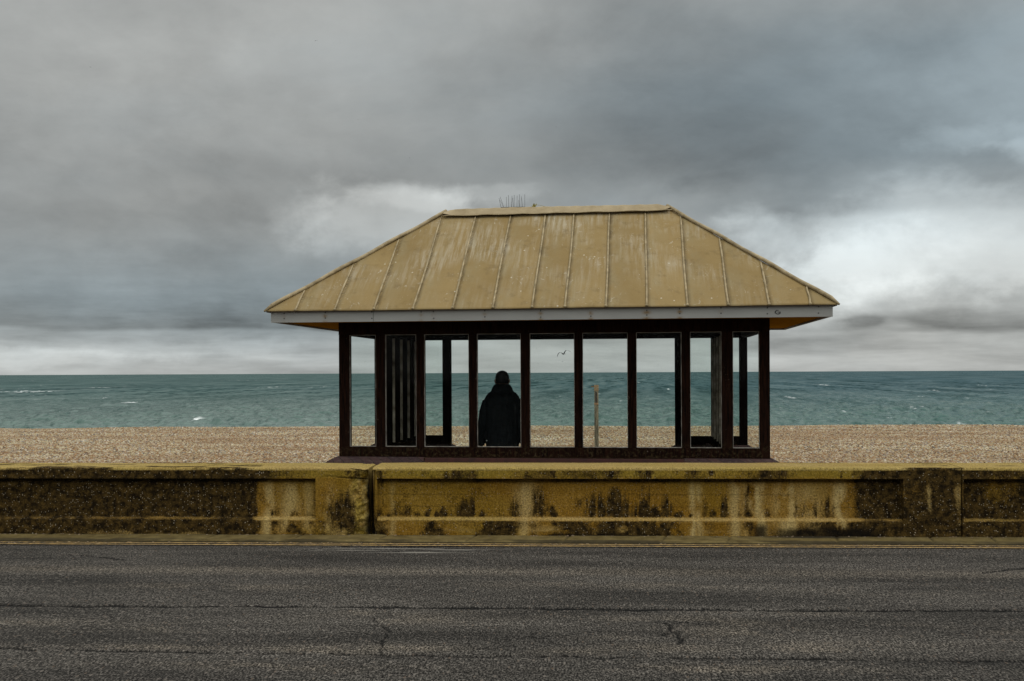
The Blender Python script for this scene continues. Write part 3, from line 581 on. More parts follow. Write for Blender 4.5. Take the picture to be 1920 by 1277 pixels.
# ------------------------------------------------------------------ sea wall: three cast sections
WT = 0.705; TH = 0.56
ZC = 0.593            # underside of the coping band / top of the recessed panel
ZL0, ZL1 = 0.178, 0.203   # sloping ledge at the foot of the panel
S_GAP = wall_s(694); S_JOINT = wall_s(1802)
S_PAN_END = wall_s(590); S_P0, S_P1 = wall_s(706), wall_s(1692)
def stain_and_shade(s, z, panel):
    """soot-dark lichen, limy streaks, moss, black damp: the wall's own weathering and painted shade under the coping lip"""
    n = fbm(s*3.2, z*2.0+3, 5, 0.6); n2 = fbm(s*9, z*3.5, 4, 0.6); ns = fbm(s*7, z*0.9+11, 4, 0.6)
    sL = wall_s(482); sR = wall_s(1590)
    # overall grime: blotches at several sizes and long downward streaks, heavier toward the foot
    st = fbm(s*11+3, z*1.3, 5, 0.62); bl = fbm(s*1.6+60, z*2.6, 5, 0.6)
    low_ = sstep(ZC, ZL0, z)
    dark = 0.55*sstep(0.47, 0.72, 0.55*st+0.45*bl+0.07*low_-0.02)+0.10*n2
    mid_ = sstep(wall_s(1440), wall_s(1500), s)*sstep(wall_s(1600), wall_s(1570), s); dark = dark + mid_*0.30*sstep(0.36, 0.62, st)*low_
    jl = 0.07*(fbm(z*6, s*3+1, 4)-0.5)
    dL = sstep(sL+0.06, sL-0.10, s+1.3*jl); dR = sstep(sR-0.10, sR+0.22, s+2.2*jl)
    dark = np.maximum(dark, dL*(0.52+0.85*(n-0.12))); dark = np.maximum(dark, dR*(0.42+0.95*(n-0.12)))
    # shade under the coping lip, painted into the dark mask
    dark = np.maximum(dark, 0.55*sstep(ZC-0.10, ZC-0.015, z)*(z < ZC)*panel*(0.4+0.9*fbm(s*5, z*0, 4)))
    dark = np.where((z > ZC), dark*np.where(s > sL, 0.85, 0.92)+0.10*n2+0.42*sstep(0.36, 0.66, fbm(s*2.2+9, z*3, 5, .65)), dark)
    # spires rising from the ledge
    spires = [(750, 44, .30), (775, 18, .14), (866, 40, .34), (880, 18, .36), (968, 30, .42), (1008, 42, .55), (990, 26, .3), (1118, 50, .42), (1160, 60, .46), (1150, 30, .52), (1205, 40, .30), (1228, 20, .2), (1248, 26, .40), (1322, 9, .34), (1358, 14, .36), (1340, 22, .18),
              (1500, 52, .36), (1540, 38, .44), (1557, 26, .40), (705, 14, .2), (830, 16, .18), (640, 30, .52), (655, 26, .45), (625, 36, .34), (905, 18, .15), (1035, 12, .2), (1275, 18, .14), (1298, 12, .1), (1385, 12, .16), (1445, 22, .2), (508, 20, .22), (545, 24, .26), (575, 22, .14), (727, 10, .09), (800, 10, .2), (815, 8, .12)]
    for px, wpx, h in spires:
        s0 = wall_s(px); hw = wpx/188.0*0.5
        zz = np.clip((z-ZL0)/h, 0, 1.3); wd_ = hw*np.clip(1-zz, 0, 1)**0.75
        wob = 0.03*(fbm(z*14+px, s*3, 3)-0.5)
        d = sstep(wd_*1.9+0.04, 0, np.abs(s-s0+wob))*sstep(1.2, 0.25, zz)*(z > ZL0-0.01)*sstep(ZC-0.02, ZC-0.10, z)
        d = d*np.clip(0.62+1.5*(fbm(s*26+px, z*3.0, 4, .65)-0.28), 0, 1.3)
        dark = np.maximum(dark, d*(0.50+0.55*ns))
    # foot of the wall
    foot = sstep(ZL0+0.02, 0.02, z); dark = np.maximum(dark, sstep(ZL0+0.012, ZL0-0.012, z)*(0.34+0.70*sstep(0.34, 0.68, fbm(s*3.1+30, z*3.2, 5, .65)))*np.where((s > wall_s(1290)) & (s < wall_s(1480)), 0.45, 0.74))
    dark = np.maximum(dark, 0.40*sstep(0.42, 0.70, fbm(s*4.3+80, z*5, 5, .65)))
    # limy runs
    lime = np.zeros_like(s)
    for px, wpx, a in ((500, 18, .8), (540, 30, .7), (575, 16, .5), (610, 22, .6), (735, 10, .5), (985, 34, .6), (1298, 10, .9), (1310, 12, .6), (1378, 18, .7), (1415, 30, 1.0), (1430, 14, .8), (1480, 40, .8), (1575, 20, .95), (1520, 60, .4), (1742, 12, .7), (1795, 14, .5), (130, 8, .35), (228, 10, .2), (660, 20, .4)):
        s0 = wall_s(px)+0.03*(fbm(z*4+px, s*0, 3)-.5); hw = wpx/188.0*0.6
        lime = np.maximum(lime, a*np.exp(-((s-s0)/hw)**2)*sstep(0.26, 0.55, fbm(s*6+px, z*3, 4, .6))*sstep(ZC+0.02, ZC-0.12, z))
    lime = np.maximum(lime, 0.5*foot*sstep(0.5, 0.7, fbm(s*2.5, z*9+9, 4)))
    dark = dark*(1-0.72*np.clip(lime, 0, 1)*(1-0.2*dR))
    moss = 0.75*sstep(ZC-0.01, ZC+0.03, z)*sstep(sL-0.02, sL+0.05, s)*(0.35+0.8*n)
    moss = np.maximum(moss, 0.6*np.exp(-((s-wall_s(670))/0.12)**2)*sstep(0.4, 0.6, n2))
    moss = np.maximum(moss, 0.22*sstep(0.5, 0.7, fbm(s*1.1+20, z*1.3, 4)))
    blk = np.zeros_like(s)
    for px, wpx, z1 in ((1424, 14, .16), (1500, 50, .12), (1560, 44, .13), (1600, 46, .12), (1100, 60, .06), (1050, 40, .05), (1180, 50, .045), (1480, 30, .08)):
        s0 = wall_s(px); hw = wpx/188.0
        blk = np.maximum(blk, 0.9*np.exp(-((s-s0)/hw)**4)*sstep(z1*1.15, z1*0.65, z+0.05*(n2-0.5)))
    # board-mark lines from the shuttering
    for zb in (0.31, 0.43, 0.535):
        blk = np.maximum(blk, 0.35*np.exp(-((z-zb+0.004*(fbm(s*3, s*0+zb, 3)-.5))/0.0035)**2)*sstep(0.35, 0.55, fbm(s*2, s*0+zb*9, 3)))
    # pale line along the ledge
    ledge = np.exp(-((z-(ZL0+ZL1)/2)/0.016)**2)*panel
    lime = np.maximum(lime, 0.62*ledge*(0.5+0.6*fbm(s*4, z*2, 3))*(1-0.65*dL)*(1-0.5*dR)); dark = dark*(1-0.85*ledge*(1-0.55*dL)*(1-0.45*dR))
    return np.clip(dark, 0, 1), np.clip(lime, 0, 1), np.clip(moss, 0, 1), np.clip(blk, 0, 1)
def wall_section(s0, s1, pan0, pan1, label, rough_end=None, step=0.011):
    sx = np.arange(s0, s1, step); lo = sx[0]
    if s0 < -20: sx = np.concatenate([[s0, -60, -25, -10], np.arange(-6.3, s1, step)])
    if s1 > 20: sx = np.concatenate([np.arange(s0, 6.3, step), [10, 25, 60, s1]])
    sx = np.append(sx, s1); extra = []
    for e in (pan0, pan1):
        if s0+0.02 < e < s1-0.02: extra += [e-0.003, e+0.003]
    sx = np.unique(np.concatenate([sx, extra]))
    zf = np.concatenate([np.arange(KERB_H-0.06, ZL0, 0.011), np.linspace(ZL0, ZL1, 5), np.arange(ZL1+0.008, ZC-0.004, 0.011), [ZC-0.003, ZC+0.003], np.arange(ZC+0.012, WT-0.03, 0.011)])
    n_arc = 6; r_ = 0.022
    prof_t = list(zf*0); prof_z = list(zf)
    for i in range(n_arc+1):
        q = i/n_arc*math.pi/2; prof_z.append(WT-r_+r_*math.sin(q)); prof_t.append(r_-r_*math.cos(q))
    for tt in np.linspace(0.05, TH-0.03, 26): prof_z.append(WT+0.004*math.sin(tt*5)); prof_t.append(tt)
    for zz in np.linspace(WT-0.03, -0.3, 8): prof_z.append(zz); prof_t.append(TH)
    SS, II = np.meshgrid(sx, np.arange(len(prof_z))); t0 = np.array(prof_t)[II]; z0 = np.array(prof_z)[II]
    face = II < len(zf); inpan = (SS > pan0) & (SS < pan1)
    rec = np.where(z0 >= ZC, 0, np.where(z0 >= ZL1, 1.0, np.clip((z0-ZL0)/(ZL1-ZL0), 0, 1)))*0.07 + 0.08*(z0 < ZC)*sstep(ZC-0.050, ZC-0.018, z0)
    t = t0 + np.where(face & inpan, rec, 0)
    t = t - np.where(face & ~inpan, 0, 0)
    z = z0 + np.where(II >= len(zf)+3, 0.008*(fbm(SS*2.5, t0*9, 4)-0.5), 0)
    t = t + np.where(face, 0.006*(fbm(SS*6, z0*7, 4)-0.5), 0)
    d_, l_, m_, b_ = stain_and_shade(SS, z0, inpan.astype(float)*face)
    top = ~face & (II < len(prof_z)-8)
    sL = wall_s(482)
    d_ = np.where(top, 0.10+0.5*sstep(0.45, 0.7, fbm(SS*3, t0*12, 4))*(0.3+0.7*((SS < sL) | (SS > wall_s(1690)))), d_); l_ = np.where(top, 0.45+0.4*fbm(SS*2, t0*5, 4), l_); m_ = np.where(top, 0.55*fbm(SS*1.3+4, t0*4, 3), m_); b_ = np.where(top, 0, b_)
    if rough_end == 'right':      # the broken arris beside the open joint
        e = s1-SS; chip = sstep(0.20, 0.0, e + 0.20*(fbm(SS*9, z0*9, 4)-0.5)+ 0.10*(fbm(z0*5+2, z0*0, 3)-.5))
        t = t + np.where(face | (II < len(zf)+4), chip*(0.05+0.09*fbm(SS*16, z0*16, 4)), 0)
        z = z - np.where(top, chip*0.035*fbm(SS*13, t0*13, 3)*1.2, 0)
        l_ = np.maximum(l_, chip*0.8*sstep(0.4, 0.6, fbm(SS*24, z0*24, 3))); d_ = d_*(1-0.6*chip)
        # side crack running left under the coping
        cr = np.exp(-((z0-(0.575+0.05*(e-0.0)/0.5+0.02*(fbm(SS*9, SS*0, 4)-.5)))/0.007)**2)*sstep(0.55, 0.05, e)*face
        b_ = np.maximum(b_, 0.9*cr); t = t+0.02*cr
        b_ = np.maximum(b_, sstep(0.035+0.05*sstep(0.45, 0.05, z0), 0.0, e+0.05*(fbm(z0*12, SS*0+3, 3)-.5))*face)
    if rough_end == 'left':
        e = SS-s0; t = t + np.where(face, 0.05*np.exp(-(e/0.02)**2)+0.07*np.exp(-(e/0.09)**2)*sstep(0.16, 0.03, z0), 0)
    SSo = SS.copy()
    V = np.stack([SSo, t, z], -1)
    o = frame(grid_obj('sea_wall', V, M_WALL, {'dark': d_, 'lime': l_, 'moss': m_, 'blk': b_}, smooth=False))
    # close the two ends
    me = o.data; bm = bmesh.new(); bm.from_mesh(me)
    try: bmesh.ops.holes_fill(bm, edges=[e for e in bm.edges if e.is_boundary], sides=0)
    except Exception: pass
    bm.to_mesh(me); bm.free()
    return tag(o, label, 'sea wall', 'concrete sea wall sections')
left_wall = wall_section(-300, S_GAP-0.026, -400, S_PAN_END, 'dark lichen-blackened concrete sea wall section left of the broken open joint', 'right')
wall_section(S_GAP+0.022, S_JOINT-0.006, S_P0, S_P1, 'ochre stained concrete sea wall section with long recessed panel, in front of shelter', 'left')
bm = bmesh.new(); add_box(bm, S_GAP-0.025, S_GAP+0.021, 0.22, 0.40, 0.0, WT-0.05); obj('added_dark_gap_block', bm, mat_simple('added_gap_block_dark', (0.006, 0.005, 0.004), (0.02, 0.015, 0.01), 20, 0.95, spec=0.0), left_wall)  # dark box added inside the open joint to keep the gap dark
wall_section(S_JOINT+0.008, 300, wall_s(1806), 400, 'dark speckled concrete sea wall section at right end, beyond the narrow joint')

# ------------------------------------------------------------------ the shelter
k = K
DP = 10.4*k; DEP = 1.9935*k; XL, XR = -3.1035*k, 1.3112*k; OV = 0.5247*k
ZFB = EYE+0.5139*k; ZFT = EYE+0.6268*k; ZHB = EYE+0.4034*k; ZST = EYE-0.7663*k; ZB = EYE-0.8686*k; ZR = EYE+1.8547*k
XR_ = px_x(1443, DP); XL_ = px_x(636, DP)
sh = empty('seaside_shelter', ((XL+XR)/2, DP+DEP/2, PROM_Z), 'hip-roofed seaside shelter with tan seamed roof and dark glazed timber frame', 'shelter')
MI = Matrix.Translation(-sh.location)
def part(name, bm, mat, smooth=False, parent=None):
    o = obj(name, bm, mat, None, smooth); o.parent = parent or sh
    if parent is None: o.matrix_parent_inverse = MI      # a part's own frame is the world's, so a sub-part needs no offset
    return o
def pbox(name, mat, x0, x1, y0, y1, z0, z1, bevel=0.004, parent=None):
    bm = bmesh.new(); add_box(bm, x0, x1, y0, y1, z0, z1, bevel); return part(name, bm, mat, parent=parent)
PD = 0.105           # post depth
front_posts = [(635.5, 655), (704.5, 722), (780, 795), (879, 894), (976.5, 993), (1077, 1092), (1177, 1193), (1278, 1294), (1353, 1374), (1424, 1443.5)]
FP = [(px_x(a, DP), px_x(b, DP)) for a, b in front_posts]
# header beam and sill run through; posts stand between them
pbox('header_beam', M_TIMBER, FP[0][0], FP[-1][1], DP-0.012, DP+PD+0.01, ZHB, ZFB+0.10)
pbox('sill_rail', M_TIMBER, FP[0][0], FP[-1][1], DP-0.006, DP+PD, ZB, ZST)
for i, (a, b) in enumerate(FP):
    pbox('post', M_TIMBER, a, b, DP+(0.004 if 0 < i < 9 else -0.002), DP+PD-0.005, ZST, ZHB)
# post feet: the corner posts carry down in front of the rail
for a, b in (FP[1], FP[2], FP[3], FP[5], FP[6], FP[8]):
    bm = bmesh.new(); add_box(bm, a+0.004, b-0.004, DP-0.011, DP-0.0065, ZB+0.004, ZST-0.002); part('post_foot', bm, M_TIMBER)
for (a0, a1), (b0, b1) in zip(FP, FP[1:]):
    x0, x1 = a1, b0
    bd = 0.0055
    bm = bmesh.new(); y0, y1 = DP+0.012, DP+0.046
    add_box(bm, x0, x0+bd, y0, y1, ZST+bd, ZHB-bd); add_box(bm, x1-bd, x1, y0, y1, ZST+bd, ZHB-bd); add_box(bm, x0, x1, y0, y1, ZST, ZST+bd*1.3); add_box(bm, x0, x1, y0, y1, ZHB-bd, ZHB)
    pane = bmesh.new(); add_box(pane, x0+0.002, x1-0.002, DP+0.048, DP+0.053, ZST+0.002, ZHB-0.002)
    g = part('window_pane', pane, M_GLASS); f = part('glazing_bead', bm, M_BEAD, parent=g)
# sea side: open middle between two short glazed wings
YB = DP+DEP
back_posts = [(px_x(714.5-9, YB), px_x(714.5+7, YB)), (px_x(832, YB), px_x(847, YB)), (px_x(1265, YB), px_x(1277.5, YB)), (px_x(1385.5, YB), px_x(1400, YB))]
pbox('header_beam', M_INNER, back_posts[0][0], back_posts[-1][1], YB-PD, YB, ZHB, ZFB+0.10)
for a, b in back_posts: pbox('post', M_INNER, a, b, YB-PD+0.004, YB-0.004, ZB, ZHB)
PX0 = FP[1]; PX1 = FP[8]        # partitions stand in line with the second and ninth posts
for (a, b) in ((back_posts[0][1], back_posts[1][0]), (back_posts[2][1], back_posts[3][0])):
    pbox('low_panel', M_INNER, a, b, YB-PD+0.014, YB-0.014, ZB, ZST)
    bm = bmesh.new(); add_box(bm, a+0.002, b-0.002, YB-0.055, YB-0.050, ZST+0.002, ZHB-0.002); part('window_pane', bm, M_GLASS)
for (a, b), hw_ in ((PX0, 0.0605), (PX1, 0.0562)):
    pc = (a+b)/2; y0, y1 = DP+PD+0.002, YB-PD-0.002
    bm = bmesh.new(); add_box(bm, pc-0.030, pc+0.030, y0, y1, ZST, ZHB)      # boarded wall
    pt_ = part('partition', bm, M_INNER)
    nb = 5
    for j in range(1, nb):
        yy = y0+(y1-y0)*j/nb
        pb = bmesh.new(); add_box(pb, pc-0.055, pc+0.055, yy-0.03, yy+0.03, ZST+0.004, ZHB-0.004, 0.006); o = part('mullion', pb, M_INNER, parent=pt_)
        bb = bmesh.new(); add_box(bb, pc-hw_, pc+hw_, yy-0.040, yy-0.0315, ZST+0.02, ZHB-0.03); o = part('cover_strip', bb, M_STRIP, parent=pt_)
    bm = bmesh.new(); add_box(bm, pc-0.06, pc+0.06, y0, y1, ZST-0.09, ZST-0.004); part('bottom_rail', bm, M_INNER, parent=pt_)
    pbox('dwarf_wall', M_BRICK, pc-0.10, pc+0.10, y0-0.05, y1+0.05, PROM_Z-0.05, ZST-0.092)
# end beams
for x0, x1 in ((FP[0][0], FP[0][0]+PD), (FP[-1][1]-PD, FP[-1][1])):
    pbox('header_beam', M_TIMBER, x0, x1, DP+PD+0.012, YB-PD-0.002, ZHB+0.003, ZFB+0.097)
# brick dwarf walls with a splayed top course
def plinth(x0, x1, y0, y1, spl=(1, 1, 1, 1)):
    e = 0.125; dz = 0.075
    bm = bmesh.new()
    def ring(o, z): return [bm.verts.new(p) for p in ((x0-o*spl[0], y0-o*spl[1], z), (x1+o*spl[2], y0-o*spl[1], z), (x1+o*spl[2], y1+o*spl[3], z), (x0-o*spl[0], y1+o*spl[3], z))]
    rs_ = [ring(e, PROM_Z-0.05), ring(e, ZB-dz-0.004), ring(e*0.86, ZB-dz*0.62), ring(0.02, ZB-0.002)]
    for p, q in zip(rs_, rs_[1:]):
        for j in range(4): bm.faces.new((p[j], p[(j+1) % 4], q[(j+1) % 4], q[j]))
    bm.faces.new(rs_[-1])
    part('brick_plinth', bm, M_BRICK)
plinth(FP[0][0]-0.005, FP[-1][1]+0.005, DP-0.02, DP+PD+0.02)
plinth(back_posts[0][0], back_posts[1][1]-0.03, YB-PD, YB, (0.8, 0.4, 0.9, 0.6))
plinth(back_posts[2][0]+0.03, back_posts[3][1], YB-PD, YB, (0.9, 0.4, 0.8, 0.6))
pbox('skirting_board', M_REDBOARD, px_x(796, DP-0.16), px_x(1282, DP-0.16), DP-0.165, DP-0.146, ZB-0.14, ZB+0.001)
pbox('skirting_board', M_TIMBER, px_x(796, DP-0.08), px_x(1282, DP-0.08), DP-0.143, DP-0.0125, ZB-0.030, ZB+0.004)
# eaves: soffit, fascia boards
EX0, EX1, EY0, EY1 = XL-OV, XR+OV, DP-OV, YB+OV
EX0 = px_x(508.5, EY0); EX1 = px_x(1562, EY0)
FT = 0.028
zs = ZFB+0.022
bm = bmesh.new()
for (x0, x1, y0, y1) in ((EX0+FT, FP[0][0]-0.002, EY0+FT, EY1-FT), (FP[-1][1]+0.002, EX1-FT, EY0+FT, EY1-FT), (FP[0][0]-0.002, FP[-1][1]+0.002, EY0+FT, DP-0.014), (FP[0][0]-0.002, FP[-1][1]+0.002, YB+0.002, EY1-FT)):
    add_box(bm, x0, x1, y0, y1, zs, zs+0.016)
part('soffit', bm, M_SOFFIT)
pbox('ceiling', M_INNER, FP[0][0]+0.004, FP[-1][1]-0.004, DP-0.01, YB, ZFB+0.102, ZFB+0.115, 0)
# front fascia: fine grid so its nails and rust can sit on it
fx = np.unique(np.concatenate([np.linspace(EX0, EX1, 900)])); fz = np.linspace(ZFB, ZFT, 30); FX, FZ = np.meshgrid(fx, fz)
rust = np.zeros_like(FX); nail = np.zeros_like(FX); h_ = ZFT-ZFB
for px, rs_, dots in ((533, .3, (.80, .35)), (610, .9, (.85, .35)), (697, .1, (.85, .28)), (790, .5, (.8,)), (813, .3, (.82, .22)), (909, .45, (.85, .30)), (1014, .9, (.78, .22)), (1108, .9, (.25,)), (1213, 1.3, (.7, .3)), (1275, 1.1, (.8, .4)), (1352, .35, (.85, .38)), (1439, .2, (.8, .3)), (1535, .25, (.85, .3))):
    x = px_x(px, EY0); yz = lambda q: ZFB+h_*q
    sp_ = 0.026 if px not in (1213,) else 0.04
    if rs_ > 0.25: rust = np.maximum(rust, min(1, rs_)*np.exp(-((FX-x)/sp_)**2)*(0.55+0.45*np.cos(FZ*90)))
    for q in dots: nail = np.maximum(nail, 1-sstep(0.006, 0.010, np.hypot(FX-x-0.004*random.random(), FZ-yz(q))))
nail = np.maximum(nail, 0.75*(np.abs(FX-px_x(700, EY0)) < 0.0035))
# a small scrawled loop near the right end
gx, gz = px_x(1459, EY0), ZFB+h_*0.42; rr_ = np.hypot((FX-gx)/1.3, FZ-gz)
nail = np.maximum(nail, ((np.abs(rr_-0.020) < 0.0055) & ~((FX > gx+0.008) & (FZ > gz-0.004))).astype(float)); nail = np.maximum(nail, ((np.abs(FZ-gz) < 0.005) & (np.abs(FX-gx-0.012) < 0.016)).astype(float))
Vv = np.stack([FX, np.full_like(FX, EY0)-0.0, FZ], -1)
fo = grid_obj('fascia', Vv, M_FASCIA, {'rust': rust, 'nail': nail}, smooth=False)
bm = bmesh.new(); bm.from_mesh(fo.data)
add_box(bm, EX0, EX1, EY0+0.0015, EY0+FT, ZFB, ZFT-0.002); bm.to_mesh(fo.data); bm.free()
fo.parent = sh; fo.matrix_parent_inverse = MI
pbox('fascia', M_FASCIA, EX0, EX0+FT, EY0+FT+0.002, EY1-FT, ZFB+0.002, ZFT-0.003, 0)
pbox('fascia', M_FASCIA, EX1-FT, EX1, EY0+FT+0.002, EY1-FT, ZFB+0.002, ZFT-0.003, 0)
pbox('fascia', M_FASCIA, EX0, EX1, EY1-FT+0.001, EY1, ZFB, ZFT-0.002, 0)
# roof: four slopes as shallow shells with rolled seams, sagging a little between them
E_ = 0.05; RX0, RX1, RY0, RY1 = EX0-E_, EX1+E_, EY0-E_, EY1+E_
YM = (RY0+RY1)/2; run = YM-RY0; zr0 = ZFT; rise = ZR-0.05-ZFT
RGX0, RGX1 = px_x(838, YM), px_x(1252, YM)
seam_px = [554, 628, 702, 775, 849, 924, 998, 1060, 1137, 1213, 1289, 1366, 1443, 1520]
seam_x = [px_x(p, RY0) for p in seam_px]
def slope_front(sign):
    y_e = RY0 if sign < 0 else RY1
    xs = np.unique(np.concatenate([np.linspace(0, 1, 360)])); vv = np.linspace(0, 1, 60)
    U, Vv_ = np.meshgrid(xs, vv)
    xl = RX0+(RGX0-RX0)*Vv_; xr_ = RX1+(RGX1-RX1)*Vv_
    Xs = xl+(xr_-xl)*U; Ys = y_e+(YM-y_e)*Vv_; Zs = zr0+rise*Vv_
    # pillowing of the sheets
    sx_ = np.array([RX0]+seam_x+[RX1]); j = np.clip(np.searchsorted(sx_, Xs)-1, 0, len(sx_)-2); a = sx_[j]; b = sx_[j+1]; fr_ = (Xs-a)/(b-a)
    Zs = Zs + 0.006*np.sin(math.pi*fr_)*np.clip(Vv_*8, 0, 1) + 0.008*(fbm(Xs*2.2, Vv_*3, 3)-.5)
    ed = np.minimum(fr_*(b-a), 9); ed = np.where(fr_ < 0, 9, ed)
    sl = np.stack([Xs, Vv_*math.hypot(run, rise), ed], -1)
    return np.stack([Xs, Ys, Zs], -1), sl
def slope_end(side):
    x_e = RX0 if side < 0 else RX1; x_r = RGX0 if side < 0 else RGX1
    U, Vv_ = np.meshgrid(np.linspace(0, 1, 90), np.linspace(0, 1, 50))
    yl = RY0+(YM-RY0)*Vv_; yr = RY1+(YM-RY1)*Vv_
    Ys = yl+(yr-yl)*U; Xs = x_e+(x_r-x_e)*Vv_; Zs = zr0+rise*Vv_
    return np.stack([Xs, Ys, Zs], -1), np.stack([Ys+20, Vv_*1.7, Ys*0+9], -1)
roof = None
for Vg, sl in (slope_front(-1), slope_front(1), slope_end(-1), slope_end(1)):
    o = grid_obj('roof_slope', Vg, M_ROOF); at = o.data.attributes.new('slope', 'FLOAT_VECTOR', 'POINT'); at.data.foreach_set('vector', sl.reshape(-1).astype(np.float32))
    jn_ = np.searchsorted(np.array(seam_x), Vg[..., 0]); pa_ = o.data.attributes.new('panel', 'FLOAT', 'POINT'); pa_.data.foreach_set('value', np.array([.5, .35, .6, .3, .75, .4, .55, .35, .7, .45, .95, .55, .35, .65, .5])[jn_].reshape(-1).astype(np.float32))
    o.parent = sh; o.matrix_parent_inverse = MI
    sd_ = o.modifiers.new('sheet', 'SOLIDIFY'); sd_.thickness = 0.006; sd_.offset = -1 if True else 1
    if roof is None: roof = o
def on_roof(x, v, sign=-1):
    y_e = RY0 if sign < 0 else RY1
    return Vector((x, y_e+(YM-y_e)*v, zr0+rise*v))
for sign in (-1, 1):
    for sx0 in seam_x:
        vt = 0.985
        if sx0 < RGX0: vt = (sx0-RX0)/(RGX0-RX0)
        elif sx0 > RGX1: vt = (RX1-sx0)/(RX1-RGX1)
        vt = min(vt, 0.985)-0.015
        wob = random.uniform(-1, 1)*0.006
        pts = [on_roof(sx0+wob*math.sin(q*2.6)+0.0025*math.sin(q*7+sx0*3), q*vt, sign)+Vector((0, 0, 0.012-0.004*(q > 0.97))) for q in np.linspace(0.004, 1, 22)]
        bm = bmesh.new(); add_tube(bm, pts, [0.011]*20+[0.009, 0.005], 8)
        add_tube(bm, [pts[0]+Vector((0, -0.012*(-sign if sign > 0 else 1), -0.014)), pts[0]+Vector((0, 0, 0.004))], [0.014, 0.017], 7)
        part('standing_seam', bm, M_SEAM, True)
# hip rolls
for xe, xr2 in ((RX0, RGX0), (RX1, RGX1)):
    for ye in (RY0, RY1):
        bm = bmesh.new(); p0 = Vector((xe, ye, zr0+0.006)); p1 = Vector((xr2, YM, zr0+rise+0.012))
        pts = [p0.lerp(p1, q)+Vector((0, 0, 0.016*min(1, q*30)+0.006*math.sin(q*21))) for q in np.linspace(-0.004, 1, 26)]
        add_tube(bm, pts, [0.012]+[0.023]*25, 8); part('hip_roll', bm, M_SEAM, True)
# ridge capping: a folded sheet with upstand lip
zc = zr0+rise; bm = bmesh.new(); n_ = 40
rows = []
for q in np.linspace(0, 1, n_):
    x = RGX0-0.02+(RGX1-RGX0+0.05)*q; tilt = 0.012*math.sin(q*5)+0.02*q
    pr = [(-0.145, -0.105), (-0.150, -0.092), (-0.085, -0.012), (-0.06, 0.062), (0.0, 0.075), (0.06, 0.062), (0.085, -0.012), (0.150, -0.092), (0.145, -0.105)]
    pr = [(-0.126, -0.052), (-0.120, -0.040), (-0.045, 0.040), (-0.025, 0.048), (0.025, 0.048), (0.045, 0.040), (0.120, -0.040), (0.126, -0.052)]
    end = min(1.0, min(q, 1-q)*n_/1.8)
    rows.append([bm.verts.new((x, YM+a, zc+b*(0.35+0.65*end)+tilt*0.4+0.003*math.sin(x*31))) for a, b in pr])
for r0, r1 in zip(rows, rows[1:]):
    for j in range(len(r0)-1): bm.faces.new((r0[j], r1[j], r1[j+1], r0[j+1]))
bm.faces.new(rows[0]); bm.faces.new(rows[-1][::-1])
ridge = part('ridge_cap', bm, M_CAP); sdm = ridge.modifiers.new('sheet', 'SOLIDIFY'); sdm.thickness = 0.004
bm = bmesh.new()
for q0, q1 in ((0, 1),):
    add_tube(bm, [(RGX0-0.04+(RGX1-RGX0+0.10)*q, YM-0.130, zc-0.050+0.008*q+0.003*math.sin(q*40)) for q in np.linspace(0, 1, 60)], 0.007, 6)
part('ridge_lip', bm, M_SEAM, True)
# dark drip edge under the sheets
bm = bmesh.new(); add_box(bm, RX0+0.01, RX1-0.01, RY0+0.012, RY0+E_+0.01, ZFT-0.014, ZFT-0.003); add_box(bm, RX0+0.01, RX0+E_, RY0+E_+0.012, RY1-E_, ZFT-0.014, ZFT-0.003); add_box(bm, RX1-E_, RX1-0.01, RY0+E_+0.012, RY1-E_, ZFT-0.014, ZFT-0.003)
part('drip_edge', bm, M_EDGE)
# bird spikes on the ridge
M_WIRE = mat_simple('dull_wire', (0.05, 0.05, 0.05), (0.12, 0.12, 0.12), 20, 0.5, metallic=0.6)
bm = bmesh.new(); yz_ = zc+0.050; X0s, X1s = px_x(941, YM), px_x(986, YM)
add_box(bm, X0s, X1s, YM-0.02, YM+0.02, yz_, yz_+0.012, 0.003)
for j, (pb_, pt2, h) in enumerate(((945, 936, .14), (941, 938.5, .10), (946, 939, .15), (951, 950, .155), (955.5, 955.5, .16), (961, 961.5, .16), (960, 959, .09), (965.5, 966.5, .16), (964, 962.5, .13), (970.5, 970.5, .165), (976, 976.5, .165), (975, 974, .1), (980.5, 978.5, .155), (981, 980, .12), (985.5, 985.5, .17))):
    a = px_x(pb_, YM); b = px_x(pt2, YM); dy = (0.03, -0.03, 0.0)[j % 3]
    add_tube(bm, [(a, YM+dy*0.3, yz_+0.008), (a*0.6+b*0.4, YM+dy*0.8, yz_+h*0.5), (b, YM+dy*1.6, yz_+h)], 0.0021, 5)
part('bird_spikes', bm, M_WIRE)
# weed growing out of the ridge sheet
M_WEED = mat_simple('yellow_green_weed', (0.16, 0.16, 0.03), (0.34, 0.28, 0.06), 40, 0.7)
wx = px_x(1003, YM); bm = bmesh.new()
def leaf(p, d, L_, w_):
    p = Vector(p); d = Vector(d).normalized(); sd2 = d.cross(Vector((0, 1, 0.2))).normalized()
    a = [bm.verts.new(p), bm.verts.new(p+d*L_*0.5+sd2*w_), bm.verts.new(p+d*L_), bm.verts.new(p+d*L_*0.5-sd2*w_)]; bm.faces.new(a)
for j in range(16):
    q = random.uniform(0, 6.28); leaf((wx+random.uniform(-.012, .012), YM+random.uniform(-.02, .02), zc+0.052), (math.cos(q)*0.5, math.sin(q)*0.5, random.uniform(.4, 1.6)), random.uniform(.025, .065), .006)
add_tube(bm, [(wx, YM, zc+0.048), (wx+0.003, YM, zc+0.10)], 0.004, 5)
add_tube(bm, [(wx+0.02, YM, zc+0.085), (wx+0.08, YM+0.01, zc+0.078), (wx+0.135, YM+0.01, zc+0.062)], 0.0022, 5)
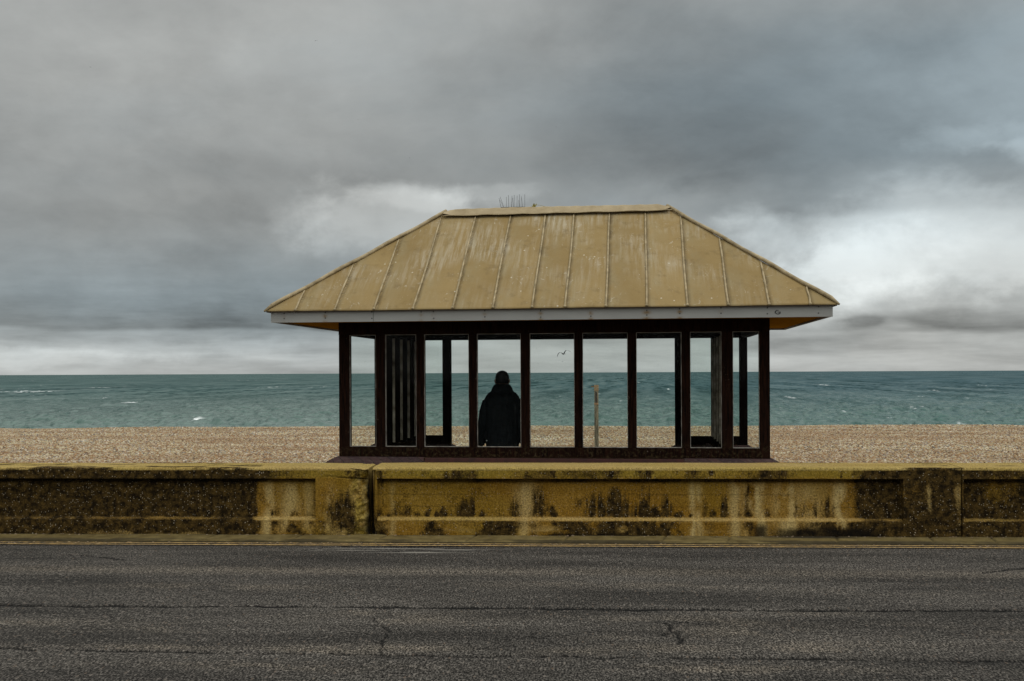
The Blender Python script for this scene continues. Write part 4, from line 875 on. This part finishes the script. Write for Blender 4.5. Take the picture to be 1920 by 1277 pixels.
wo = obj('weed', bm, M_WEED); tag(wo, 'small yellow-green weed sprouting from the ridge beside the bird spikes', 'weed')

# ------------------------------------------------------------------ the man inside
M_COAT = mat_simple('black_coat_cloth', (0.004, 0.005, 0.006), (0.009, 0.011, 0.013), 30, 0.85, spec=0.15)
M_JEAN = mat_simple('dark_denim', (0.006, 0.010, 0.016), (0.014, 0.020, 0.028), 60, 0.9, spec=0.15)
M_SKIN = mat_simple('skin', (0.16, 0.085, 0.06), (0.20, 0.11, 0.08), 25, 0.6)
M_CAP_ = mat_simple('black_knit', (0.004, 0.004, 0.005), (0.010, 0.010, 0.011), 80, 0.95, spec=0.1)
M_SHOE = mat_simple('black_shoe_leather', (0.006, 0.006, 0.006), (0.012, 0.012, 0.012), 30, 0.5)
PD_ = 12.55         # the man's distance along the camera axis
mp = from_cam((941.5-960)/F*PD_, PD_); HT = 1.765
man = empty('person', (mp.x, mp.y, PROM_Z), 'person in black coat and dark cap standing with back turned, looking out to sea', 'person')
man.rotation_euler.z = PSI-0.04
def ell(cx, cy, z, rx, ry, n=20, pw=2.0, tw=0.0):
    r = []
    for i in range(n):
        q = 2*math.pi*i/n; c, s_ = math.cos(q), math.sin(q)
        r.append((cx+rx*math.copysign(abs(c)**(2/pw), c), cy+ry*math.copysign(abs(s_)**(2/pw), s_), z))
    return r
def limb(bm, pts, n=14):       # pts: (x, y, z, rx[, ry])
    P = [Vector(p[:3]) for p in pts]; rings = []
    for i, p in enumerate(pts):
        t = (P[min(i+1, len(P)-1)]-P[max(i-1, 0)]).normalized(); a = Vector((0, 1, 0)).cross(t).normalized(); b = t.cross(a); ry = p[4] if len(p) > 4 else p[3]
        rings.append([P[i]+a*math.cos(q)*p[3]+b*math.sin(q)*ry for q in [2*math.pi*j/n for j in range(n)]])
    loft(bm, rings)
def melt(o, vox, it=3):
    m1 = o.modifiers.new('join', 'REMESH'); m1.mode = 'VOXEL'; m1.voxel_size = vox; m1.use_smooth_shade = True
    m2 = o.modifiers.new('soften', 'SMOOTH'); m2.iterations = it; m2.factor = 0.5
# body (faces +Y, the sea; z from the soles)
bm = bmesh.new()
loft(bm, [ell(0, -.005, .80, .155, .105), ell(0, 0, .95, .168, .115), ell(0, 0, 1.06, .150, .10), ell(0, .01, 1.20, .165, .11), ell(0, .01, 1.34, .185, .112), ell(0, 0, 1.43, .17, .085), ell(0, 0, 1.475, .085, .065), ell(0, .01, 1.52, .058, .060), ell(0, .022, 1.57, .055, .06)])
loft(bm, [ell(0, .035, 1.535, .030, .035), ell(0, .035, 1.555, .055, .07), ell(0, .03, 1.59, .068, .088), ell(0, .022, 1.64, .077, .098), ell(0, .018, 1.69, .078, .100), ell(0, .014, 1.73, .066, .086), ell(0, .012, 1.755, .042, .055), ell(0, .012, 1.765, .012, .016)])
limb(bm, [(0, .118, 1.665, .010), (0, .128, 1.64, .013), (0, .134, 1.622, .017, .014), (0, .120, 1.612, .014, .010)], 8)   # nose
for sx in (-1, 1):
    limb(bm, [(sx*.077, .012, 1.615, .008, .014), (sx*.086, .008, 1.635, .009, .020), (sx*.089, .004, 1.66, .010, .022), (sx*.083, .004, 1.675, .007, .015)], 10)      # ear
    limb(bm, [(sx*.03, .100, 1.667, .014), (sx*.03, .107, 1.667, .009)], 8)
    limb(bm, [(sx*.09, 0, .90, .10, .11), (sx*.10, .005, .72, .085, .092), (sx*.105, .01, .50, .060, .064), (sx*.105, -.005, .36, .060, .064), (sx*.105, -.005, .20, .045, .048), (sx*.105, 0, .08, .038, .044)])
    limb(bm, [(sx*.105, -.03, .05, .038, .045), (sx*.11, .06, .035, .042, .035), (sx*.115, .15, .025, .040, .022)])
    sh_, el_, wr_ = (sx*.185, 0, 1.405), (sx*.243, -.015, 1.13), (sx*.264, .035, .885)
    limb(bm, [sh_+(.058,), (sx*.218, -.008, 1.28, .050), el_+(.043,), (sx*.254, .010, 1.0, .040), wr_+(.029, .022)])
    # hand: palm, four unequal curled fingers and a thumb toward the front
    limb(bm, [(sx*.272, .035, .895, .022, .028), (sx*.272, .042, .85, .017, .040), (sx*.270, .047, .805, .015, .042)])
    for fi, (oy, L_) in enumerate(((.078, .070), (.058, .080), (.036, .075), (.016, .058))):
        limb(bm, [(sx*.270, oy, .812, .010), (sx*.267, oy+.002, .812-L_*.5, .0092), (sx*.254, oy+.004, .812-L_*.85, .0085), (sx*.240, oy+.005, .812-L_, .006)], 8)
    limb(bm, [(sx*.266, .070, .865, .012), (sx*.258, .098, .835, .011), (sx*.250, .106, .800, .009), (sx*.246, .106, .785, .006)], 8)
b_ = obj('body', bm, M_SKIN, man); melt(b_, 0.006, 2)
# coat: torso, sleeves and a thick collar melted into one
bm = bmesh.new()
loft(bm, [ell(0, 0, .775, .192, .150, 24, 2.3), ell(0, 0, .80, .202, .165, 24, 2.3), ell(0, 0, .92, .206, .165, 24, 2.3), ell(0, 0, 1.08, .212, .155, 24, 2.3), ell(0, .0, 1.25, .222, .155, 24, 2.3), ell(0, -.005, 1.36, .225, .145, 24, 2.2), ell(0, -.005, 1.42, .225, .130, 24, 2.1), ell(0, -.005, 1.465, .202, .116, 24, 2.1), ell(0, -.004, 1.502, .172, .10, 24), ell(0, 0, 1.53, .120, .085, 24)])
for sx in (-1, 1):
    limb(bm, [(sx*.13, -.005, 1.395, .066), (sx*.185, -.005, 1.365, .074), (sx*.222, -.012, 1.27, .064, .076), (sx*.241, -.018, 1.12, .058, .068), (sx*.254, .008, .99, .050, .060), (sx*.262, .030, .885, .041, .046), (sx*.262, .034, .850, .039, .044)], 16)
# collar / hood roll behind the neck
loft(bm, [ell(0, -.005, 1.42, .150, .125, 24), ell(0, -.012, 1.475, .150, .120, 24), ell(0, -.015, 1.525, .138, .114, 24), ell(0, -.012, 1.56, .126, .108, 24), ell(0, -.010, 1.598, .104, .102, 24), ell(0, -.008, 1.612, .084, .094, 24)])
limb(bm, [(-.11, .02, 1.50, .04), (-.07, -.085, 1.515, .045), (0, -.115, 1.51, .05), (.07, -.085, 1.515, .045), (.11, .02, 1.50, .04)], 12)
cr_ = obj('coat', bm, M_COAT, man); melt(cr_, 0.009, 4)
bm = bmesh.new()
limb(bm, [(-.19, -.158, .835, .007), (-.1, -.173, .838, .008), (-.02, -.175, .836, .007)], 8)
M_TEAL = mat_simple('dark_teal_hem', (0.008, 0.016, 0.020), (0.014, 0.026, 0.030), 30, 0.6); obj('pocket_flap', bm, M_TEAL, cr_, True)
bm = bmesh.new(); bmesh.ops.create_uvsphere(bm, u_segments=10, v_segments=8, radius=0.007, matrix=Matrix.Translation((-.185, -.148, .925))); obj('stud', bm, mat_simple('stud_metal', (.5, .5, .5), (.6, .6, .6), 9, .3), cr_, True)
bm = bmesh.new()
loft(bm, [ell(0, -.005, .74, .165, .125), ell(0, 0, .90, .178, .128), ell(0, 0, 1.0, .168, .118)])
for sx in (-1, 1): limb(bm, [(sx*.09, 0, .88, .105, .118), (sx*.10, .005, .72, .096, .104), (sx*.106, .01, .50, .078, .082), (sx*.107, -.005, .33, .072, .078), (sx*.108, -.005, .16, .068, .076), (sx*.108, 0, .055, .066, .076)])
melt(obj('jeans', bm, M_JEAN, man), 0.009, 3)
for sx in (-1, 1):
    bm = bmesh.new(); limb(bm, [(sx*.107, -.085, .045, .030, .038), (sx*.107, -.04, .05, .044, .050), (sx*.11, .04, .045, .048, .044), (sx*.115, .12, .035, .048, .034), (sx*.118, .185, .028, .034, .024)], 14); o = obj('shoe', bm, M_SHOE, man); melt(o, 0.008, 3)
bm = bmesh.new()
loft(bm, [ell(0, .010, 1.622, .074, .098, 24), ell(0, .014, 1.645, .084, .106, 24), ell(0, .016, 1.70, .085, .107, 24), ell(0, .014, 1.735, .075, .096, 24), ell(0, .012, 1.762, .052, .066, 24), ell(0, .012, 1.775, .024, .030, 24), ell(0, .012, 1.778, .004, .005, 24)])
obj('cap', bm, M_CAP_, man, True)

# ------------------------------------------------------------------ marker post on the promenade edge
PDm = 17.2; pp = from_cam((1118-960)/F*PDm, PDm); ztop = px_z(722, 1117, PDm)
post = empty('marker_post', (pp.x, pp.y, PROM_Z), 'slim weathered timber post with rusty top standing at the beach edge', 'post')
def mat_post():
    m, t, b = new_mat('grey_weathered_post'); p = co(t); s3 = t.n('ShaderNodeSeparateXYZ'); t.link(p, s3.inputs[0])
    g = t.noise(t.mapv(p, scale=(6, 6, 0.6)), 8, 5); c = t.mix(t.ramp(g, [(0.35, 0.0), (0.65, 1.0)]), (0.09, 0.075, 0.045), (0.34, 0.28, 0.18))
    setv(t, b, 'Base Color', c); setv(t, b, 'Roughness', 0.8); bump(t, b, g, 0.5, 0.004); return m
M_POST = mat_post(); hh = ztop-PROM_Z
bm = bmesh.new(); add_box(bm, -.034, .034, -.034, .034, -0.2, hh-0.10, 0.006); obj('shaft', bm, M_POST, post)
bm = bmesh.new(); add_box(bm, -.037, .037, -.037, .037, hh-0.10, hh, 0.005); hd = obj('post_cap', bm, mat_simple('rusty_iron', (.26, .13, .045), (.50, .40, .26), 40, .8), post)
bm = bmesh.new(); add_box(bm, -.085, -.039, -.012, .012, hh-.035, hh-.018, 0.003); obj('bracket', bm, mat_simple('rust', (.2, .09, .03), (.32, .17, .07), 30, .8), hd)
bm = bmesh.new(); add_box(bm, -.014, .014, -.040, -.0375, hh-.30, hh-.12, 0.0); obj('slot', bm, M_EDGE, post)
bm = bmesh.new(); add_box(bm, -.036, .036, -.0385, -.034, hh-.33, hh-.30, 0.0); obj('strap', bm, mat_simple('strap_rust', (.35, .18, .07), (.5, .33, .2), 30, .8), post)

# ------------------------------------------------------------------ gulls
M_GULL = mat_simple('gull_feather', (0.02, 0.022, 0.025), (0.05, 0.05, 0.055), 12, 0.8)
def gull(px, py, d, span, label, rot=0.0, roll=0.0, flap=1.0):
    p = from_cam((px-960)/F*d, d, px_z(py, px, d))
    g = empty('gull', p, label, 'gull', 'gulls in flight')
    g.rotation_euler = (0, roll, rot)
    bm = bmesh.new(); limb(bm, [(0, -.22, 0, .012), (0, -.14, .0, .04, .03), (0, 0, 0, .055, .05), (0, .13, .01, .045, .042), (0, .19, .022, .034, .032), (0, .225, .02, .02, .018), (0, .26, .012, .006)], 10)
    b = obj('body', bm, M_GULL, g, True); h = span/2
    for sx in (-1, 1):
        bm = bmesh.new(); rings = []
        for q, z, c, y in ((.03, .01, .15, 0), (.25, .10*flap, .15, .02), (.45, .135*flap, .135, .035), (.7, .09*flap, .10, 0), (.9, .01*flap, .055, -.06), (1.0, -.045*flap, .012, -.10)):
            x = sx*q*h; ring = [(x, y+c*.55, z), (x, y, z+.014*(1-q*.7)), (x, y-c*.6, z-.004), (x, y, z-.010*(1-q*.7))]; rings.append(ring if sx > 0 else ring[::-1])
        loft(bm, rings); obj('wing', bm, M_GULL, g, True)
    bm = bmesh.new(); vs = [bm.verts.new(q) for q in ((-.02, -.18, .008), (.02, -.18, .008), (.055, -.31, .004), (-.055, -.31, .004), (-.02, -.18, -.004), (.02, -.18, -.004), (.055, -.31, -.002), (-.055, -.31, -.002))]
    for q in ((0, 1, 2, 3), (7, 6, 5, 4), (0, 4, 5, 1), (1, 5, 6, 2), (2, 6, 7, 3), (3, 7, 4, 0)): bm.faces.new([vs[j] for j in q])
    obj('tail', bm, M_GULL, g)
gull(1057, 664, 80, 1.40, 'gull with arched wings seen through the fifth shelter window', PSI+0.5, -0.27, 1.6)
for px, py, d, r, lb in ((595, 76.5, 300, .6, 'largest of the tiny distant gulls, high above the left of the roof'), (673, 224, 520, .2, 'tiny distant gull above the left end of the shelter ridge'),
        (172, 126, 560, 1.1, 'tiny distant gull in the upper left of the sky'), (53, 179, 620, .3, 'faint tiny gull nearest the left edge, high in the sky'), (770, 296, 560, 1.4, 'tiny distant gull just above the left hip of the roof'),
        (1045, 238, 620, .8, 'faint tiny gull straight above the roof ridge'), (44, 543, 520, .5, 'tiny distant gull low over the sea at far left'), (1055, 678, 430, .9, 'tiny gull just below the arched-wing gull in the fifth window')):
    gull(px, py, d, 1.2, lb, r, 0.3*math.sin(px), 0.6)
bpy.context.view_layer.update()
